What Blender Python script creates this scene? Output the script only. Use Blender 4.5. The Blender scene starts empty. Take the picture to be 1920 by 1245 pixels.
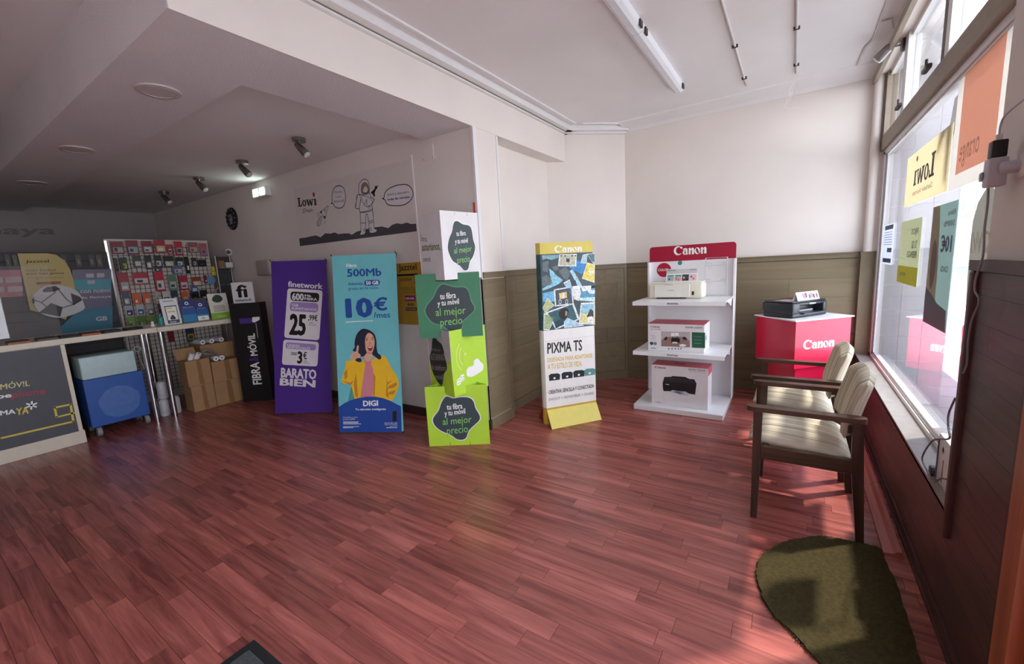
import bpy, bmesh, math, random
from mathutils import Vector, Matrix
from mathutils.geometry import tessellate_polygon
random.seed(7)
PI = math.pi
sc = bpy.context.scene
COL = sc.collection

# ------------------------------------------------------------------ camera
YAW, PITCH, ROLL, FPX, CH = math.radians(-33.724), math.radians(-8.810), math.radians(-3.134), 794.9, 1.5
_f = Vector((math.sin(YAW)*math.cos(PITCH), math.cos(YAW)*math.cos(PITCH), math.sin(PITCH)))
_r = Vector((math.cos(YAW), -math.sin(YAW), 0)); _u = _r.cross(_f)
CR = _r*math.cos(ROLL) + _u*math.sin(ROLL); CU = -_r*math.sin(ROLL) + _u*math.cos(ROLL); CF = _f
cam_d = bpy.data.cameras.new('camera'); cam = bpy.data.objects.new('camera', cam_d); COL.objects.link(cam)
cam.matrix_world = Matrix(((CR.x, CU.x, -CF.x, 0), (CR.y, CU.y, -CF.y, 0), (CR.z, CU.z, -CF.z, CH), (0, 0, 0, 1)))
cam_d.sensor_width = 36; cam_d.lens = 36*FPX/1920; cam_d.clip_start = .02; cam_d.clip_end = 200
sc.camera = cam

# ------------------------------------------------------------------ world, sun, exposure
SKY = 3.0
EXPO = 1.42
w = bpy.data.worlds.new('world'); sc.world = w; w.use_nodes = True
nt = w.node_tree; nt.nodes.clear()
wo = nt.nodes.new('ShaderNodeOutputWorld'); bg = nt.nodes.new('ShaderNodeBackground')
tc = nt.nodes.new('ShaderNodeTexCoord'); sx = nt.nodes.new('ShaderNodeSeparateXYZ'); rp = nt.nodes.new('ShaderNodeValToRGB')
nt.links.new(tc.outputs['Generated'], sx.inputs[0]); nt.links.new(sx.outputs['Z'], rp.inputs[0])
rp.color_ramp.elements[0].color = (.90, .93, 1, 1); rp.color_ramp.elements[1].color = (.62, .78, 1, 1)
nt.links.new(rp.outputs[0], bg.inputs['Color']); bg.inputs['Strength'].default_value = SKY
nt.links.new(bg.outputs[0], wo.inputs[0])
SUN_TO = Vector((.43, .42, 1.0)).normalized()
sl = bpy.data.lights.new('sun', 'SUN'); sl.energy = 2.6; sl.angle = math.radians(2.0); sl.color = (1, .95, .88)
so = bpy.data.objects.new('sun', sl); COL.objects.link(so); so.location = (8, 8, 14)
so.rotation_euler = SUN_TO.to_track_quat('Z', 'Y').to_euler()
def portal(name, loc, sx_, sy_, rot):
    l = bpy.data.lights.new(name, 'AREA'); l.shape = 'RECTANGLE'; l.size = sx_; l.size_y = sy_; l.cycles.is_portal = True
    o = bpy.data.objects.new(name, l); COL.objects.link(o); o.location = loc; o.rotation_euler = rot
portal('window_portal', (.70, 3.65, 1.72), 2.5, 3.1, (0, PI/2, 0))
portal('door_portal', (.70, .75, 1.25), 2.3, 1.5, (0, PI/2, 0))
portal('added_window_portal', (.70, -1.05, 1.45), 2.0, 1.6, (0, PI/2, 0))  # portal of the window added behind the camera
sc.view_settings.view_transform = 'Standard'; sc.view_settings.look = 'None'
sc.view_settings.gamma = 1; sc.view_settings.use_curve_mapping = False; sc.view_settings.exposure = EXPO
cy = sc.cycles
cy.max_bounces = 10; cy.diffuse_bounces = 6; cy.glossy_bounces = 4; cy.transparent_max_bounces = 16; cy.caustics_reflective = False
cy.use_denoising = True; cy.sample_clamp_indirect = 6

# ------------------------------------------------------------------ measuring (pixel of the photograph -> point of a real plane)
def ray(x, y): return CR*((x-960)/FPX) - CU*((y-622.5)/FPX) + CF
def fl(x, y, z=0):
    v = ray(x, y); t = (z-CH)/v.z; return (v.x*t, v.y*t)
def onX(x, y, X):
    v = ray(x, y); t = X/v.x; return (v.y*t, CH+v.z*t)
def onY(x, y, Y):
    v = ray(x, y); t = Y/v.y; return (v.x*t, CH+v.z*t)

# ------------------------------------------------------------------ materials
def lin(h):
    h = h.lstrip('#'); c = [int(h[i:i+2], 16)/255 for i in (0, 2, 4)]
    return tuple(x/12.92 if x <= .04045 else ((x+.055)/1.055)**2.4 for x in c) + (1,)
_mc = {}
def mat(hexc, rough=.6, metal=0, var=.06, scale=18, bump=0, bscale=60, spec=.5, key=None, emit=0, coat=0, stretch=None):
    k = (hexc, rough, metal, var, scale, bump, bscale, spec, emit, coat, stretch)
    if k in _mc: return _mc[k]
    m = bpy.data.materials.new('m_'+hexc.strip('#')); m.use_nodes = True
    n = m.node_tree.nodes; L = m.node_tree.links; b = n['Principled BSDF']
    b.inputs['Roughness'].default_value = rough; b.inputs['Metallic'].default_value = metal
    b.inputs['Specular IOR Level'].default_value = spec; b.inputs['Coat Weight'].default_value = coat
    c = lin(hexc)
    if var > 0:
        t = n.new('ShaderNodeTexCoord'); z = n.new('ShaderNodeTexNoise'); z.inputs['Scale'].default_value = scale; z.inputs['Detail'].default_value = 4
        src = t.outputs['Object']
        if stretch:
            mp = n.new('ShaderNodeMapping'); mp.inputs['Scale'].default_value = stretch; L.new(src, mp.inputs[0]); src = mp.outputs[0]
        L.new(src, z.inputs['Vector'])
        r = n.new('ShaderNodeValToRGB'); r.color_ramp.elements[0].position = .3; r.color_ramp.elements[1].position = .7
        r.color_ramp.elements[0].color = tuple(max(0, x*(1-var)) for x in c[:3])+(1,)
        r.color_ramp.elements[1].color = tuple(min(1, x*(1+var)) for x in c[:3])+(1,)
        L.new(z.outputs['Fac'], r.inputs[0]); L.new(r.outputs[0], b.inputs['Base Color'])
    else: b.inputs['Base Color'].default_value = c
    if bump:
        t2 = n.new('ShaderNodeTexCoord'); z2 = n.new('ShaderNodeTexNoise'); z2.inputs['Scale'].default_value = bscale; z2.inputs['Detail'].default_value = 5
        bp = n.new('ShaderNodeBump'); bp.inputs['Strength'].default_value = bump; bp.inputs['Distance'].default_value = .01
        L.new(t2.outputs['Object'], z2.inputs['Vector']); L.new(z2.outputs['Fac'], bp.inputs['Height']); L.new(bp.outputs[0], b.inputs['Normal'])
    if emit:
        b.inputs['Emission Color'].default_value = c; b.inputs['Emission Strength'].default_value = emit
    _mc[k] = m; return m
def pm(hexc, rough=.55): return mat(hexc, rough, var=.03, scale=9)      # printed ink
def wood(name, c0, c1, rough, axis='X', rnd=.35, gscale=3.0, spec=.5, bump=.15):
    m = bpy.data.materials.new(name); m.use_nodes = True
    n = m.node_tree.nodes; L = m.node_tree.links; b = n['Principled BSDF']
    b.inputs['Roughness'].default_value = rough; b.inputs['Specular IOR Level'].default_value = spec
    g = n.new('ShaderNodeNewGeometry'); oi = n.new('ShaderNodeObjectInfo')
    ad = n.new('ShaderNodeMath'); ad.operation = 'ADD'; L.new(g.outputs['Random Per Island'], ad.inputs[0]); L.new(oi.outputs['Random'], ad.inputs[1])
    fr = n.new('ShaderNodeMath'); fr.operation = 'FRACT'; L.new(ad.outputs[0], fr.inputs[0])
    mul = n.new('ShaderNodeVectorMath'); mul.operation = 'SCALE'; mul.inputs[0].default_value = (37, 19, 53); L.new(fr.outputs[0], mul.inputs['Scale'])
    vadd = n.new('ShaderNodeVectorMath'); vadd.operation = 'ADD'; L.new(g.outputs['Position'], vadd.inputs[0]); L.new(mul.outputs[0], vadd.inputs[1])
    mp = n.new('ShaderNodeMapping'); s = [gscale*7]*3; s['XYZ'.index(axis)] = gscale*.45; mp.inputs['Scale'].default_value = s
    L.new(vadd.outputs[0], mp.inputs[0])
    z = n.new('ShaderNodeTexNoise'); z.inputs['Scale'].default_value = 1; z.inputs['Detail'].default_value = 7; z.inputs['Roughness'].default_value = .62; z.inputs['Distortion'].default_value = .6
    L.new(mp.outputs[0], z.inputs['Vector'])
    r = n.new('ShaderNodeValToRGB'); r.color_ramp.elements[0].position = .34; r.color_ramp.elements[1].position = .66
    r.color_ramp.elements[0].color = lin(c0); r.color_ramp.elements[1].color = lin(c1); L.new(z.outputs['Fac'], r.inputs[0])
    hs = n.new('ShaderNodeHueSaturation'); mr = n.new('ShaderNodeMapRange'); mr.inputs['To Min'].default_value = 1-rnd; mr.inputs['To Max'].default_value = 1+rnd
    L.new(fr.outputs[0], mr.inputs['Value']); L.new(mr.outputs[0], hs.inputs['Value']); L.new(r.outputs[0], hs.inputs['Color']); L.new(hs.outputs[0], b.inputs['Base Color'])
    if bump:
        bp = n.new('ShaderNodeBump'); bp.inputs['Strength'].default_value = bump; bp.inputs['Distance'].default_value = .002
        L.new(z.outputs['Fac'], bp.inputs['Height']); L.new(bp.outputs[0], b.inputs['Normal'])
    return m
def glass_mat(name, tint=(1, 1, 1), ior=1.5, haze=0):
    m = bpy.data.materials.new(name); m.use_nodes = True
    n = m.node_tree.nodes; L = m.node_tree.links; n.clear()
    o = n.new('ShaderNodeOutputMaterial'); mx = n.new('ShaderNodeMixShader'); tr = n.new('ShaderNodeBsdfTransparent'); gl = n.new('ShaderNodeBsdfGlossy')
    tr.inputs['Color'].default_value = tint+(1,); gl.inputs['Roughness'].default_value = .01
    lw = n.new('ShaderNodeLayerWeight'); lw.inputs['Blend'].default_value = .5
    pw = n.new('ShaderNodeMath'); pw.operation = 'POWER'; pw.inputs[1].default_value = 5; L.new(lw.outputs['Facing'], pw.inputs[0])
    fr = n.new('ShaderNodeMath'); fr.operation = 'MULTIPLY_ADD'; fr.inputs[1].default_value = .94; fr.inputs[2].default_value = ((ior-1)/(ior+1))**2; L.new(pw.outputs[0], fr.inputs[0])
    L.new(fr.outputs[0], mx.inputs[0]); L.new(tr.outputs[0], mx.inputs[1]); L.new(gl.outputs[0], mx.inputs[2])
    if haze:
        m2 = n.new('ShaderNodeMixShader'); m2.inputs[0].default_value = haze; df = n.new('ShaderNodeBsdfDiffuse'); df.inputs['Color'].default_value = (.8, .8, .8, 1)
        L.new(mx.outputs[0], m2.inputs[1]); L.new(df.outputs[0], m2.inputs[2]); L.new(m2.outputs[0], o.inputs[0])
    else: L.new(mx.outputs[0], o.inputs[0])
    return m
def sheet_mat(hexc, tl=.5):     # thin paper or film that lets some light through
    m = bpy.data.materials.new('sheet'); m.use_nodes = True
    n = m.node_tree.nodes; L = m.node_tree.links; n.clear()
    o = n.new('ShaderNodeOutputMaterial'); mx = n.new('ShaderNodeMixShader'); a = n.new('ShaderNodeBsdfDiffuse'); b = n.new('ShaderNodeBsdfTranslucent')
    t = n.new('ShaderNodeTexCoord'); z = n.new('ShaderNodeTexNoise'); z.inputs['Scale'].default_value = 6
    L.new(t.outputs['Object'], z.inputs['Vector'])
    r = n.new('ShaderNodeValToRGB'); c = lin(hexc)
    r.color_ramp.elements[0].color = tuple(x*.96 for x in c[:3])+(1,); r.color_ramp.elements[1].color = c
    L.new(z.outputs['Fac'], r.inputs[0]); L.new(r.outputs[0], a.inputs[0]); L.new(r.outputs[0], b.inputs[0])
    mx.inputs[0].default_value = tl; L.new(a.outputs[0], mx.inputs[1]); L.new(b.outputs[0], mx.inputs[2]); L.new(mx.outputs[0], o.inputs[0])
    return m

# ------------------------------------------------------------------ meshes
class MB:
    def __init__(s): s.v = []; s.f = []
    def add(s, vs, fs):
        b = len(s.v); s.v += [Vector(p) for p in vs]; s.f += [[b+i for i in f] for f in fs]; return s
    def box(s, x0, x1, y0, y1, z0, z1, M=None):
        vs = [Vector((x, y, z)) for z in (z0, z1) for y in (y0, y1) for x in (x0, x1)]
        if M is not None: vs = [M @ p for p in vs]
        return s.add(vs, [(0, 2, 3, 1), (4, 5, 7, 6), (0, 1, 5, 4), (2, 6, 7, 3), (0, 4, 6, 2), (1, 3, 7, 5)])
    def prism(s, poly, z0, z1, M=None):      # convex or simple polygon (x,y) ccw extruded in z
        n = len(poly); vs = [Vector((p[0], p[1], z0)) for p in poly]+[Vector((p[0], p[1], z1)) for p in poly]
        if M is not None: vs = [M @ p for p in vs]
        return s.add(vs, [list(range(n))[::-1], list(range(n, 2*n))]+[(i, (i+1) % n, n+(i+1) % n, n+i) for i in range(n)])
    def cyl(s, a, b, r, n=12, r2=None, cap=True):
        a = Vector(a); b = Vector(b); d = (b-a).normalized(); u = d.orthogonal().normalized(); v = d.cross(u); r2 = r if r2 is None else r2
        vs = [a+(u*math.cos(2*PI*i/n)+v*math.sin(2*PI*i/n))*r for i in range(n)]+[b+(u*math.cos(2*PI*i/n)+v*math.sin(2*PI*i/n))*r2 for i in range(n)]
        fs = [(i, (i+1) % n, n+(i+1) % n, n+i) for i in range(n)]
        if cap: fs += [list(range(n))[::-1], list(range(n, 2*n))]
        return s.add(vs, fs)
    def lathe(s, prof, M=None, n=20):      # [(r,z)...]
        vs = []; k = len(prof)
        for r, z in prof:
            for i in range(n): vs.append(Vector((r*math.cos(2*PI*i/n), r*math.sin(2*PI*i/n), z)))
        if M is not None: vs = [M @ p for p in vs]
        fs = [(j*n+i, j*n+(i+1) % n, (j+1)*n+(i+1) % n, (j+1)*n+i) for j in range(k-1) for i in range(n)]
        fs += [list(range(n))[::-1], list(range((k-1)*n, k*n))]
        return s.add(vs, fs)
    def tube(s, pts, r, n=6):
        pts = [Vector(p) for p in pts]; rings = []; u = None
        for i, p in enumerate(pts):
            d = (pts[min(i+1, len(pts)-1)]-pts[max(i-1, 0)]).normalized()
            u = d.orthogonal().normalized() if u is None else (u-d*u.dot(d)).normalized()
            v = d.cross(u); rings += [p+(u*math.cos(2*PI*k/n)+v*math.sin(2*PI*k/n))*r for k in range(n)]
        fs = [(j*n+i, j*n+(i+1) % n, (j+1)*n+(i+1) % n, (j+1)*n+i) for j in range(len(pts)-1) for i in range(n)]
        fs += [list(range(n))[::-1], list(range((len(pts)-1)*n, len(pts)*n))]
        return s.add(rings, fs)
    def quad(s, a, b, c, d): return s.add([a, b, c, d], [(0, 1, 2, 3)])
    def rbox(s, x0, x1, y0, y1, z0, z1, r=.01, seg=2, M=None):
        bm = bmesh.new(); bmesh.ops.create_cube(bm, size=1)
        for v in bm.verts: v.co = Vector(((x0+x1)/2+v.co.x*(x1-x0), (y0+y1)/2+v.co.y*(y1-y0), (z0+z1)/2+v.co.z*(z1-z0)))
        bmesh.ops.bevel(bm, geom=bm.edges[:], offset=r, segments=seg, affect='EDGES', profile=.5)
        bm.verts.index_update()
        vs = [(M @ v.co if M is not None else v.co.copy()) for v in bm.verts]; fs = [[v.index for v in f.verts] for f in bm.faces]; bm.free()
        return s.add(vs, fs)
WL = {}
def wl(p): return WL.get(p.name, Vector((0, 0, 0))) if p else Vector((0, 0, 0))
def put(name, mb, m, parent=None, smooth=0, local=False):
    off = Vector((0, 0, 0)) if local else wl(parent)
    me = bpy.data.meshes.new(name); me.from_pydata([tuple(p-off) for p in mb.v], [], mb.f); me.update()
    if smooth:
        me.polygons.foreach_set('use_smooth', [True]*len(me.polygons)); me.set_sharp_from_angle(angle=math.radians(smooth))
    me.materials.append(m)
    o = bpy.data.objects.new(name, me); COL.objects.link(o)
    if parent: o.parent = parent; WL[o.name] = wl(parent)
    return o
def tag(o, label, cat, group=None, kind=None):
    o['label'] = label; o['category'] = cat
    if group: o['group'] = group
    if kind: o['kind'] = kind
    return o
def thing(name, label, cat, loc, rz=0, group=None):
    o = bpy.data.objects.new(name, None); o.empty_display_size = .1; COL.objects.link(o)
    o.location = loc; o.rotation_euler = (0, 0, rz); WL[o.name] = Vector(loc); return tag(o, label, cat, group)
def single(name, mb, m, label, cat, group=None, smooth=0):
    return tag(put(name, mb, m, None, smooth), label, cat, group)
def struct(name, mb, m, label=None, parent=None, smooth=0):
    o = put(name, mb, m, parent, smooth)
    if not parent: o['kind'] = 'structure'
    if label: o['label'] = label
    return o
def copy_thing(root, loc, rz, label, group=None):
    r = root.copy(); COL.objects.link(r); r.location = loc; r.rotation_euler = (0, 0, rz); r['label'] = label
    if group: r['group'] = group
    for ch in list(root.children):
        c = ch.copy(); COL.objects.link(c); c.parent = r
        for g in ch.children:
            d = g.copy(); COL.objects.link(d); d.parent = c
    return r

# ------------------------------------------------------------------ printed boards: flat inks on a real plane
class Board:
    def __init__(s, O, U, V):
        s.O = Vector(O); s.U = Vector(U).normalized(); s.V = Vector(V).normalized(); s.N = s.U.cross(s.V).normalized()
        s.o = Vector((0, 0, CH))
    def uv(s, x, y):
        d = ray(x, y); t = (s.O-s.o).dot(s.N)/d.dot(s.N); p = s.o+d*t-s.O
        k = s.U.dot(s.V); a = p.dot(s.U); b = p.dot(s.V); return ((a-k*b)/(1-k*k), (b-k*a)/(1-k*k))
    def pt(s, u, v, off=0): return s.O+s.U*u+s.V*v+s.N*off
_tc = {}
def glyphs(text, bold=0.0, shear=0.0, spacing=1.0):
    k = (text, bold, shear, spacing)
    if k not in _tc:
        cu = bpy.data.curves.new('t', 'FONT'); cu.body = text; cu.size = 1; cu.shear = shear; cu.space_character = spacing; cu.resolution_u = 2; cu.fill_mode = 'FRONT'
        ob = bpy.data.objects.new('t', cu); COL.objects.link(ob)
        me = bpy.data.meshes.new_from_object(ob); vs = [(v.co.x, v.co.y) for v in me.vertices]; fs = [list(p.vertices) for p in me.polygons]
        bpy.data.objects.remove(ob); bpy.data.meshes.remove(me); bpy.data.curves.remove(cu)
        sh = [(0, 0)] if bold < .012 else [(0, 0), (bold, 0), (-bold, 0), (0, bold*.7), (0, -bold*.7)]
        if bold >= .035: sh += [(bold*.75, bold*.5), (-bold*.75, bold*.5), (bold*.75, -bold*.5), (-bold*.75, -bold*.5)]
        V = []; Fc = []
        for i, (dx, dy) in enumerate(sh):       # heavier weights: the same letters printed again a hair aside and above
            b0 = len(V); V += [(p[0]+dx, p[1]+dy, i*.00006) for p in vs]; Fc += [[b0+q for q in f] for f in fs]
        _tc[k] = (V, Fc)
    return _tc[k]
class Ink:
    """collects flat shapes (u,v) of one ink on a board"""
    def __init__(s, board, off=.0008, joined=False): s.b = board; s.off = off; s.mb = MB(); s.marks = []; s.depth = 0; s.joined = joined
    def P(s, x, y): return s.b.uv(x, y)
    def poly(s, pts, holes=()):
        loops = [list(pts)]+[list(h) for h in holes]
        flat = [Vector((p[0], p[1], 0)) for l in loops for p in l]
        tris = tessellate_polygon([[Vector((p[0], p[1], 0)) for p in l] for l in loops])
        out = []
        for t in tris:
            a, b_, c = (flat[i] for i in t)
            out.append(t if (b_-a).cross(c-a).z > 0 else (t[0], t[2], t[1]))
        s.mb.add([s.b.pt(p.x, p.y, s.off) for p in flat], out); return s
    def px(s, pts): return s.poly(smooth_dedupe([s.P(*p) for p in pts]))
    def rect(s, u0, u1, v0, v1, r=0): return s.poly(rrect(u0, u1, v0, v1, r))
    def rpx(s, tl, br, r=0):
        a = s.P(*tl); b = s.P(*br); return s.rect(min(a[0], b[0]), max(a[0], b[0]), min(a[1], b[1]), max(a[1], b[1]), r)
    def ell(s, cu, cv, ru, rv, n=28, hole=0):
        o = [(cu+ru*math.cos(2*PI*i/n), cv+rv*math.sin(2*PI*i/n)) for i in range(n)]
        h = [[(cu+ru*hole*math.cos(2*PI*i/n), cv+rv*hole*math.sin(2*PI*i/n)) for i in range(n)]] if hole else []
        return s.poly(o, h)
    def line(s, pts, w):     # poly line of width w in (u,v)
        for a, b in zip(pts[:-1], pts[1:]):
            dx, dy = b[0]-a[0], b[1]-a[1]; l = math.hypot(dx, dy) or 1; nx, ny = -dy/l*w/2, dx/l*w/2; ex, ey = dx/l*w*.3, dy/l*w*.3
            s.poly([(a[0]-nx-ex, a[1]-ny-ey), (b[0]-nx+ex, b[1]-ny+ey), (b[0]+nx+ex, b[1]+ny+ey), (a[0]+nx-ex, a[1]+ny-ey)])
        return s
    def rq(s, pxs, r=.02):      # quadrilateral given by pixels, rounded corners
        q = [s.P(*p) for p in pxs]; out = []; n = len(q)
        for i in range(n):
            a, b, c = q[i-1], q[i], q[(i+1) % n]
            def tow(o, t):
                l = math.dist(o, t) or 1; k = min(.5, r/l); return (o[0]+(t[0]-o[0])*k, o[1]+(t[1]-o[1])*k)
            p0, p2 = tow(b, a), tow(b, c)
            for j in range(5):
                t = j/4; out.append(tuple((1-t)**2*p0[m]+2*t*(1-t)*b[m]+t*t*p2[m] for m in (0, 1)))
        return s.poly(out)
    def linepx(s, pts, w, closed=False):
        q = [s.P(*p) for p in pts]; return s.line(q+[q[0]] if closed else q, w)
    def fit(s, g, u0, u1, v0, v1, rot=None):
        vs, fs = g; xs = [p[0] for p in vs]; ys = [p[1] for p in vs]; x0, x1, y0, y1 = min(xs), max(xs), min(ys), max(ys)
        q = [((p[0]-x0)/(x1-x0 or 1), (p[1]-y0)/(y1-y0 or 1), p[2]) for p in vs]
        if rot == 90: q = [(1-b, a, d) for a, b, d in q]
        if rot == 'mirror': q = [(1-a, b, d) for a, b, d in q]
        flip = rot == 'mirror'
        s.mb.add([s.b.pt(u0+a*(u1-u0), v0+b*(v1-v0), s.off+d) for a, b, d in q], [f[::-1] if flip else f for f in fs]); return s
    def text(s, t, tl, br, bold=.0, shear=0, spacing=1, rot=None):     # fitted between two corner pixels lying on the board
        a = s.P(*tl); b = s.P(*br); return s.fit(glyphs(t, bold, shear, spacing), min(a[0], b[0]), max(a[0], b[0]), min(a[1], b[1]), max(a[1], b[1]), rot)
    def tuv(s, t, u0, u1, v0, v1, bold=0, shear=0, spacing=1, rot=None): return s.fit(glyphs(t, bold, shear, spacing), u0, u1, v0, v1, rot)
    def quadtext(s, t, TL, TR, BL, bold=0, g=None):    # sheared text: three corner pixels
        A = s.P(*TL); B = s.P(*TR); C = s.P(*BL); vs, fs = g or glyphs(t, bold); xs = [p[0] for p in vs]; ys = [p[1] for p in vs]
        x0, x1, y0, y1 = min(xs), max(xs), min(ys), max(ys); pts = []
        for p in vs:
            a = (p[0]-x0)/(x1-x0 or 1); b = (p[1]-y0)/(y1-y0 or 1)
            pts.append(s.b.pt(C[0]+a*(B[0]-A[0])+b*(A[0]-C[0]), C[1]+a*(B[1]-A[1])+b*(A[1]-C[1]), s.off+p[2]))
        s.mb.add(pts, fs); return s
    def build(s, name, m, parent, label=None):
        cuts = [(0, 0)] if s.joined else s.marks or [(0, 0)]
        cuts = cuts+[(len(s.mb.v), len(s.mb.f))]
        for (v0, f0), (v1, f1) in zip(cuts[:-1], cuts[1:]):
            if f1 <= f0: continue
            mb = MB(); mb.v = s.mb.v[v0:v1]; mb.f = [[i-v0 for i in f] for f in s.mb.f[f0:f1]]
            o = put(name, mb, m, parent)
            if label: o['label'] = label
        return o
def _piece(fn):
    def g(s, *a, **k):
        if s.depth == 0: s.marks.append((len(s.mb.v), len(s.mb.f)))
        s.depth += 1; r = fn(s, *a, **k); s.depth -= 1; return r
    return g
for _n in ('poly', 'px', 'rect', 'rpx', 'ell', 'line', 'rq', 'linepx', 'fit', 'text', 'tuv', 'quadtext'): setattr(Ink, _n, _piece(getattr(Ink, _n)))
def smooth_dedupe(p): return [q for i, q in enumerate(p) if i == 0 or math.dist(q, p[i-1]) > 1e-6]
def rrect(u0, u1, v0, v1, r=0, k=4):
    if r <= 0: return [(u0, v0), (u1, v0), (u1, v1), (u0, v1)]
    out = []
    for cx, cy_, a0 in ((u1-r, v0+r, -90), (u1-r, v1-r, 0), (u0+r, v1-r, 90), (u0+r, v0+r, 180)):
        for i in range(k+1): a = math.radians(a0+90*i/k); out.append((cx+r*math.cos(a), cy_+r*math.sin(a)))
    return out
def spline(pts, n=5, closed=True):     # catmull-rom through 2-D points
    out = []; N = len(pts)
    for i in range(N if closed else N-1):
        p = [pts[(i+k) % N] if closed else pts[max(0, min(N-1, i+k))] for k in (-1, 0, 1, 2)]
        for j in range(n):
            t = j/n; out.append(tuple(.5*((2*p[1][c])+(-p[0][c]+p[2][c])*t+(2*p[0][c]-5*p[1][c]+4*p[2][c]-p[3][c])*t*t+(-p[0][c]+3*p[1][c]-3*p[2][c]+p[3][c])*t**3) for c in range(len(pts[0]))))
    if not closed: out.append(tuple(pts[-1]))
    return out
def shapes_to_glyph(polys):      # [(outer, holes)] -> (verts, tris)
    vs = []; fs = []
    for i_, (outer, holes) in enumerate(polys):
        loops = [outer]+list(holes); flat = [p for l in loops for p in l]; b = len(vs)
        for t in tessellate_polygon([[Vector((p[0], p[1], 0)) for p in l] for l in loops]):
            a, b_, c = (Vector((*flat[i], 0)) for i in t)
            fs.append([b+i for i in (t if (b_-a).cross(c-a).z > 0 else (t[0], t[2], t[1]))])
        vs += [(p[0], p[1], i_*.00006) for p in flat]
    return vs, fs
def arc(cx, cy_, rx, ry, a0, a1, n=14): return [(cx+rx*math.cos(math.radians(a0+(a1-a0)*i/n)), cy_+ry*math.sin(math.radians(a0+(a1-a0)*i/n))) for i in range(n+1)]
def _canon():
    S = []
    S.append((arc(.50, .46, .50, .48, 62, 318, 22)+[(.86, .22)]+arc(.63, .47, .38, .36, 305, 75, 16)+[(.74, .70), (.95, .62), (1.02, .80), (.84, .86)], []))
    ox = 1.02
    S.append((arc(ox+.26, .22, .25, .23, 0, 360, 20)[:-1], [arc(ox+.30, .22, .10, .15, 0, 360, 14)[:-1]]))
    S.append(([(ox+.36, .0), (ox+.60, .0), (ox+.60, .10), (ox+.57, .14)]+arc(ox+.30, .48, .27, .20, 0, 150, 10)+[(ox+.02, .50), (ox+.20, .46), (ox+.26, .56), (ox+.36, .54)], []))
    def n_(ox):
        S.append(([(ox, .0), (ox+.22, .0), (ox+.22, .50), (ox+.20, .70), (ox+.10, .66), (ox-.05, .62), (ox, .54)], []))
        S.append(([(ox+.20, .42), (ox+.22, .38), (ox+.36, .54), (ox+.36, .0), (ox+.60, .0), (ox+.60, .46)]+arc(ox+.44, .48, .16, .20, 0, 130, 8)+[(ox+.22, .52)], []))
    n_(1.72)
    S.append((arc(2.68, .33, .31, .35, 0, 360, 24)[:-1], [[(2.68+.13*math.cos(t)-.10*math.sin(t), .33+.29*math.sin(t)) for t in [2*PI*i/18 for i in range(18)]]]))
    n_(3.08)
    return shapes_to_glyph(S)
CANON = _canon()
def _lowi():
    S = []; L = lambda *p: S.append((list(p), []))
    L((0, 0), (.62, 0), (.66, .34), (.56, .34), (.50, .13), (.36, .12), (.36, .88), (.47, .90), (.47, 1), (0, 1), (0, .90), (.12, .88), (.12, .12), (0, .10))
    S.append((arc(.97, .34, .29, .36, 0, 360, 22)[:-1], [arc(.97, .34, .11, .25, 0, 360, 16)[:-1]]))
    L((1.26, .70), (1.60, .70), (1.60, .62), (1.54, .61), (1.64, .25), (1.76, .68), (1.90, .68), (2.02, .25), (2.11, .60), (2.03, .62), (2.03, .70), (2.28, .70), (2.28, .62), (2.23, .60), (2.05, -.02), (1.89, -.02), (1.78, .36), (1.67, -.02), (1.51, -.02), (1.32, .61), (1.26, .62))
    L((2.33, 0), (2.72, 0), (2.72, .09), (2.65, .11), (2.65, .70), (2.33, .70), (2.33, .61), (2.42, .59), (2.42, .11), (2.33, .09))
    return shapes_to_glyph(S)
LOWI = _lowi()

# ================================================================== SETTING
XW, YB, XP, YC, ZC = .545, 5.28, -2.30, 3.02, 3.06
M_wall = mat('#e4dcd6', .85, var=.035, scale=1.6, bump=.04, bscale=140)
M_ceil = mat('#e9e5e6', .9, var=.04, scale=1.2, bump=.03, bscale=120)
M_soff = mat('#e6e2e5', .55, var=.03, scale=2, bump=.45, bscale=85)
M_white = mat('#e4e2e3', .5, var=.02)
M_floor = wood('laminate', '#7c3f3a', '#b3665c', .27, 'X', rnd=.21, gscale=3.2, spec=.5, bump=.06)
M_olive = wood('olive_board', '#74674f', '#82745a', .5, 'X', rnd=.07, gscale=2.0, bump=.05)
M_olivey = wood('olive_board_side', '#74674f', '#82745a', .5, 'Y', rnd=.07, gscale=2.0, bump=.05)
M_olivet = mat('#786b53', .5, var=.07, scale=30)
M_mahog = wood('mahogany', '#3a2424', '#593836', .42, 'Y', rnd=.13, gscale=3.5, bump=.08)
M_mahogt = mat('#452a28', .45, var=.1, scale=25)
M_glass = glass_mat('window_glass')
M_black = mat('#161618', .45, var=.1)

# floor: planks laid along X, rows of 91 mm
slab = struct('floor', MB().box(-9.6, .60, -2.05, 5.34, -.12, -.004), mat('#2a1715', .8), 'reddish brown laminate plank floor')
RW = .0915; planks = []; y = -2.0; rr = random.Random(3)
while y < YB:
    x = -9.5 - rr.random()*.5
    while x < XW:
        l = rr.choice((.38, .46, .54, .6, .66)); x1 = min(x+l, XW)
        if x1 > -9.5: planks.append((max(x, -9.5), x1, y, min(y+RW, YB)))
        x += l
    y += RW
def seen(p):
    c = Vector(((p[0]+p[1])/2, (p[2]+p[3])/2, -CH)); d = c.dot(CF)
    if d < .3: return 0
    px, py = 960+FPX*c.dot(CR)/d, 622.5-FPX*c.dot(CU)/d
    if not (-60 < px < 1980 and py < 1330): return 0
    if p[0] < -5.83 and p[2] < 1.0: return 0
    if p[3] > YC and p[1] < -2.35: return 0
    return (p[1]-p[0])*(p[3]-p[2])*CH/c.length**3
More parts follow.
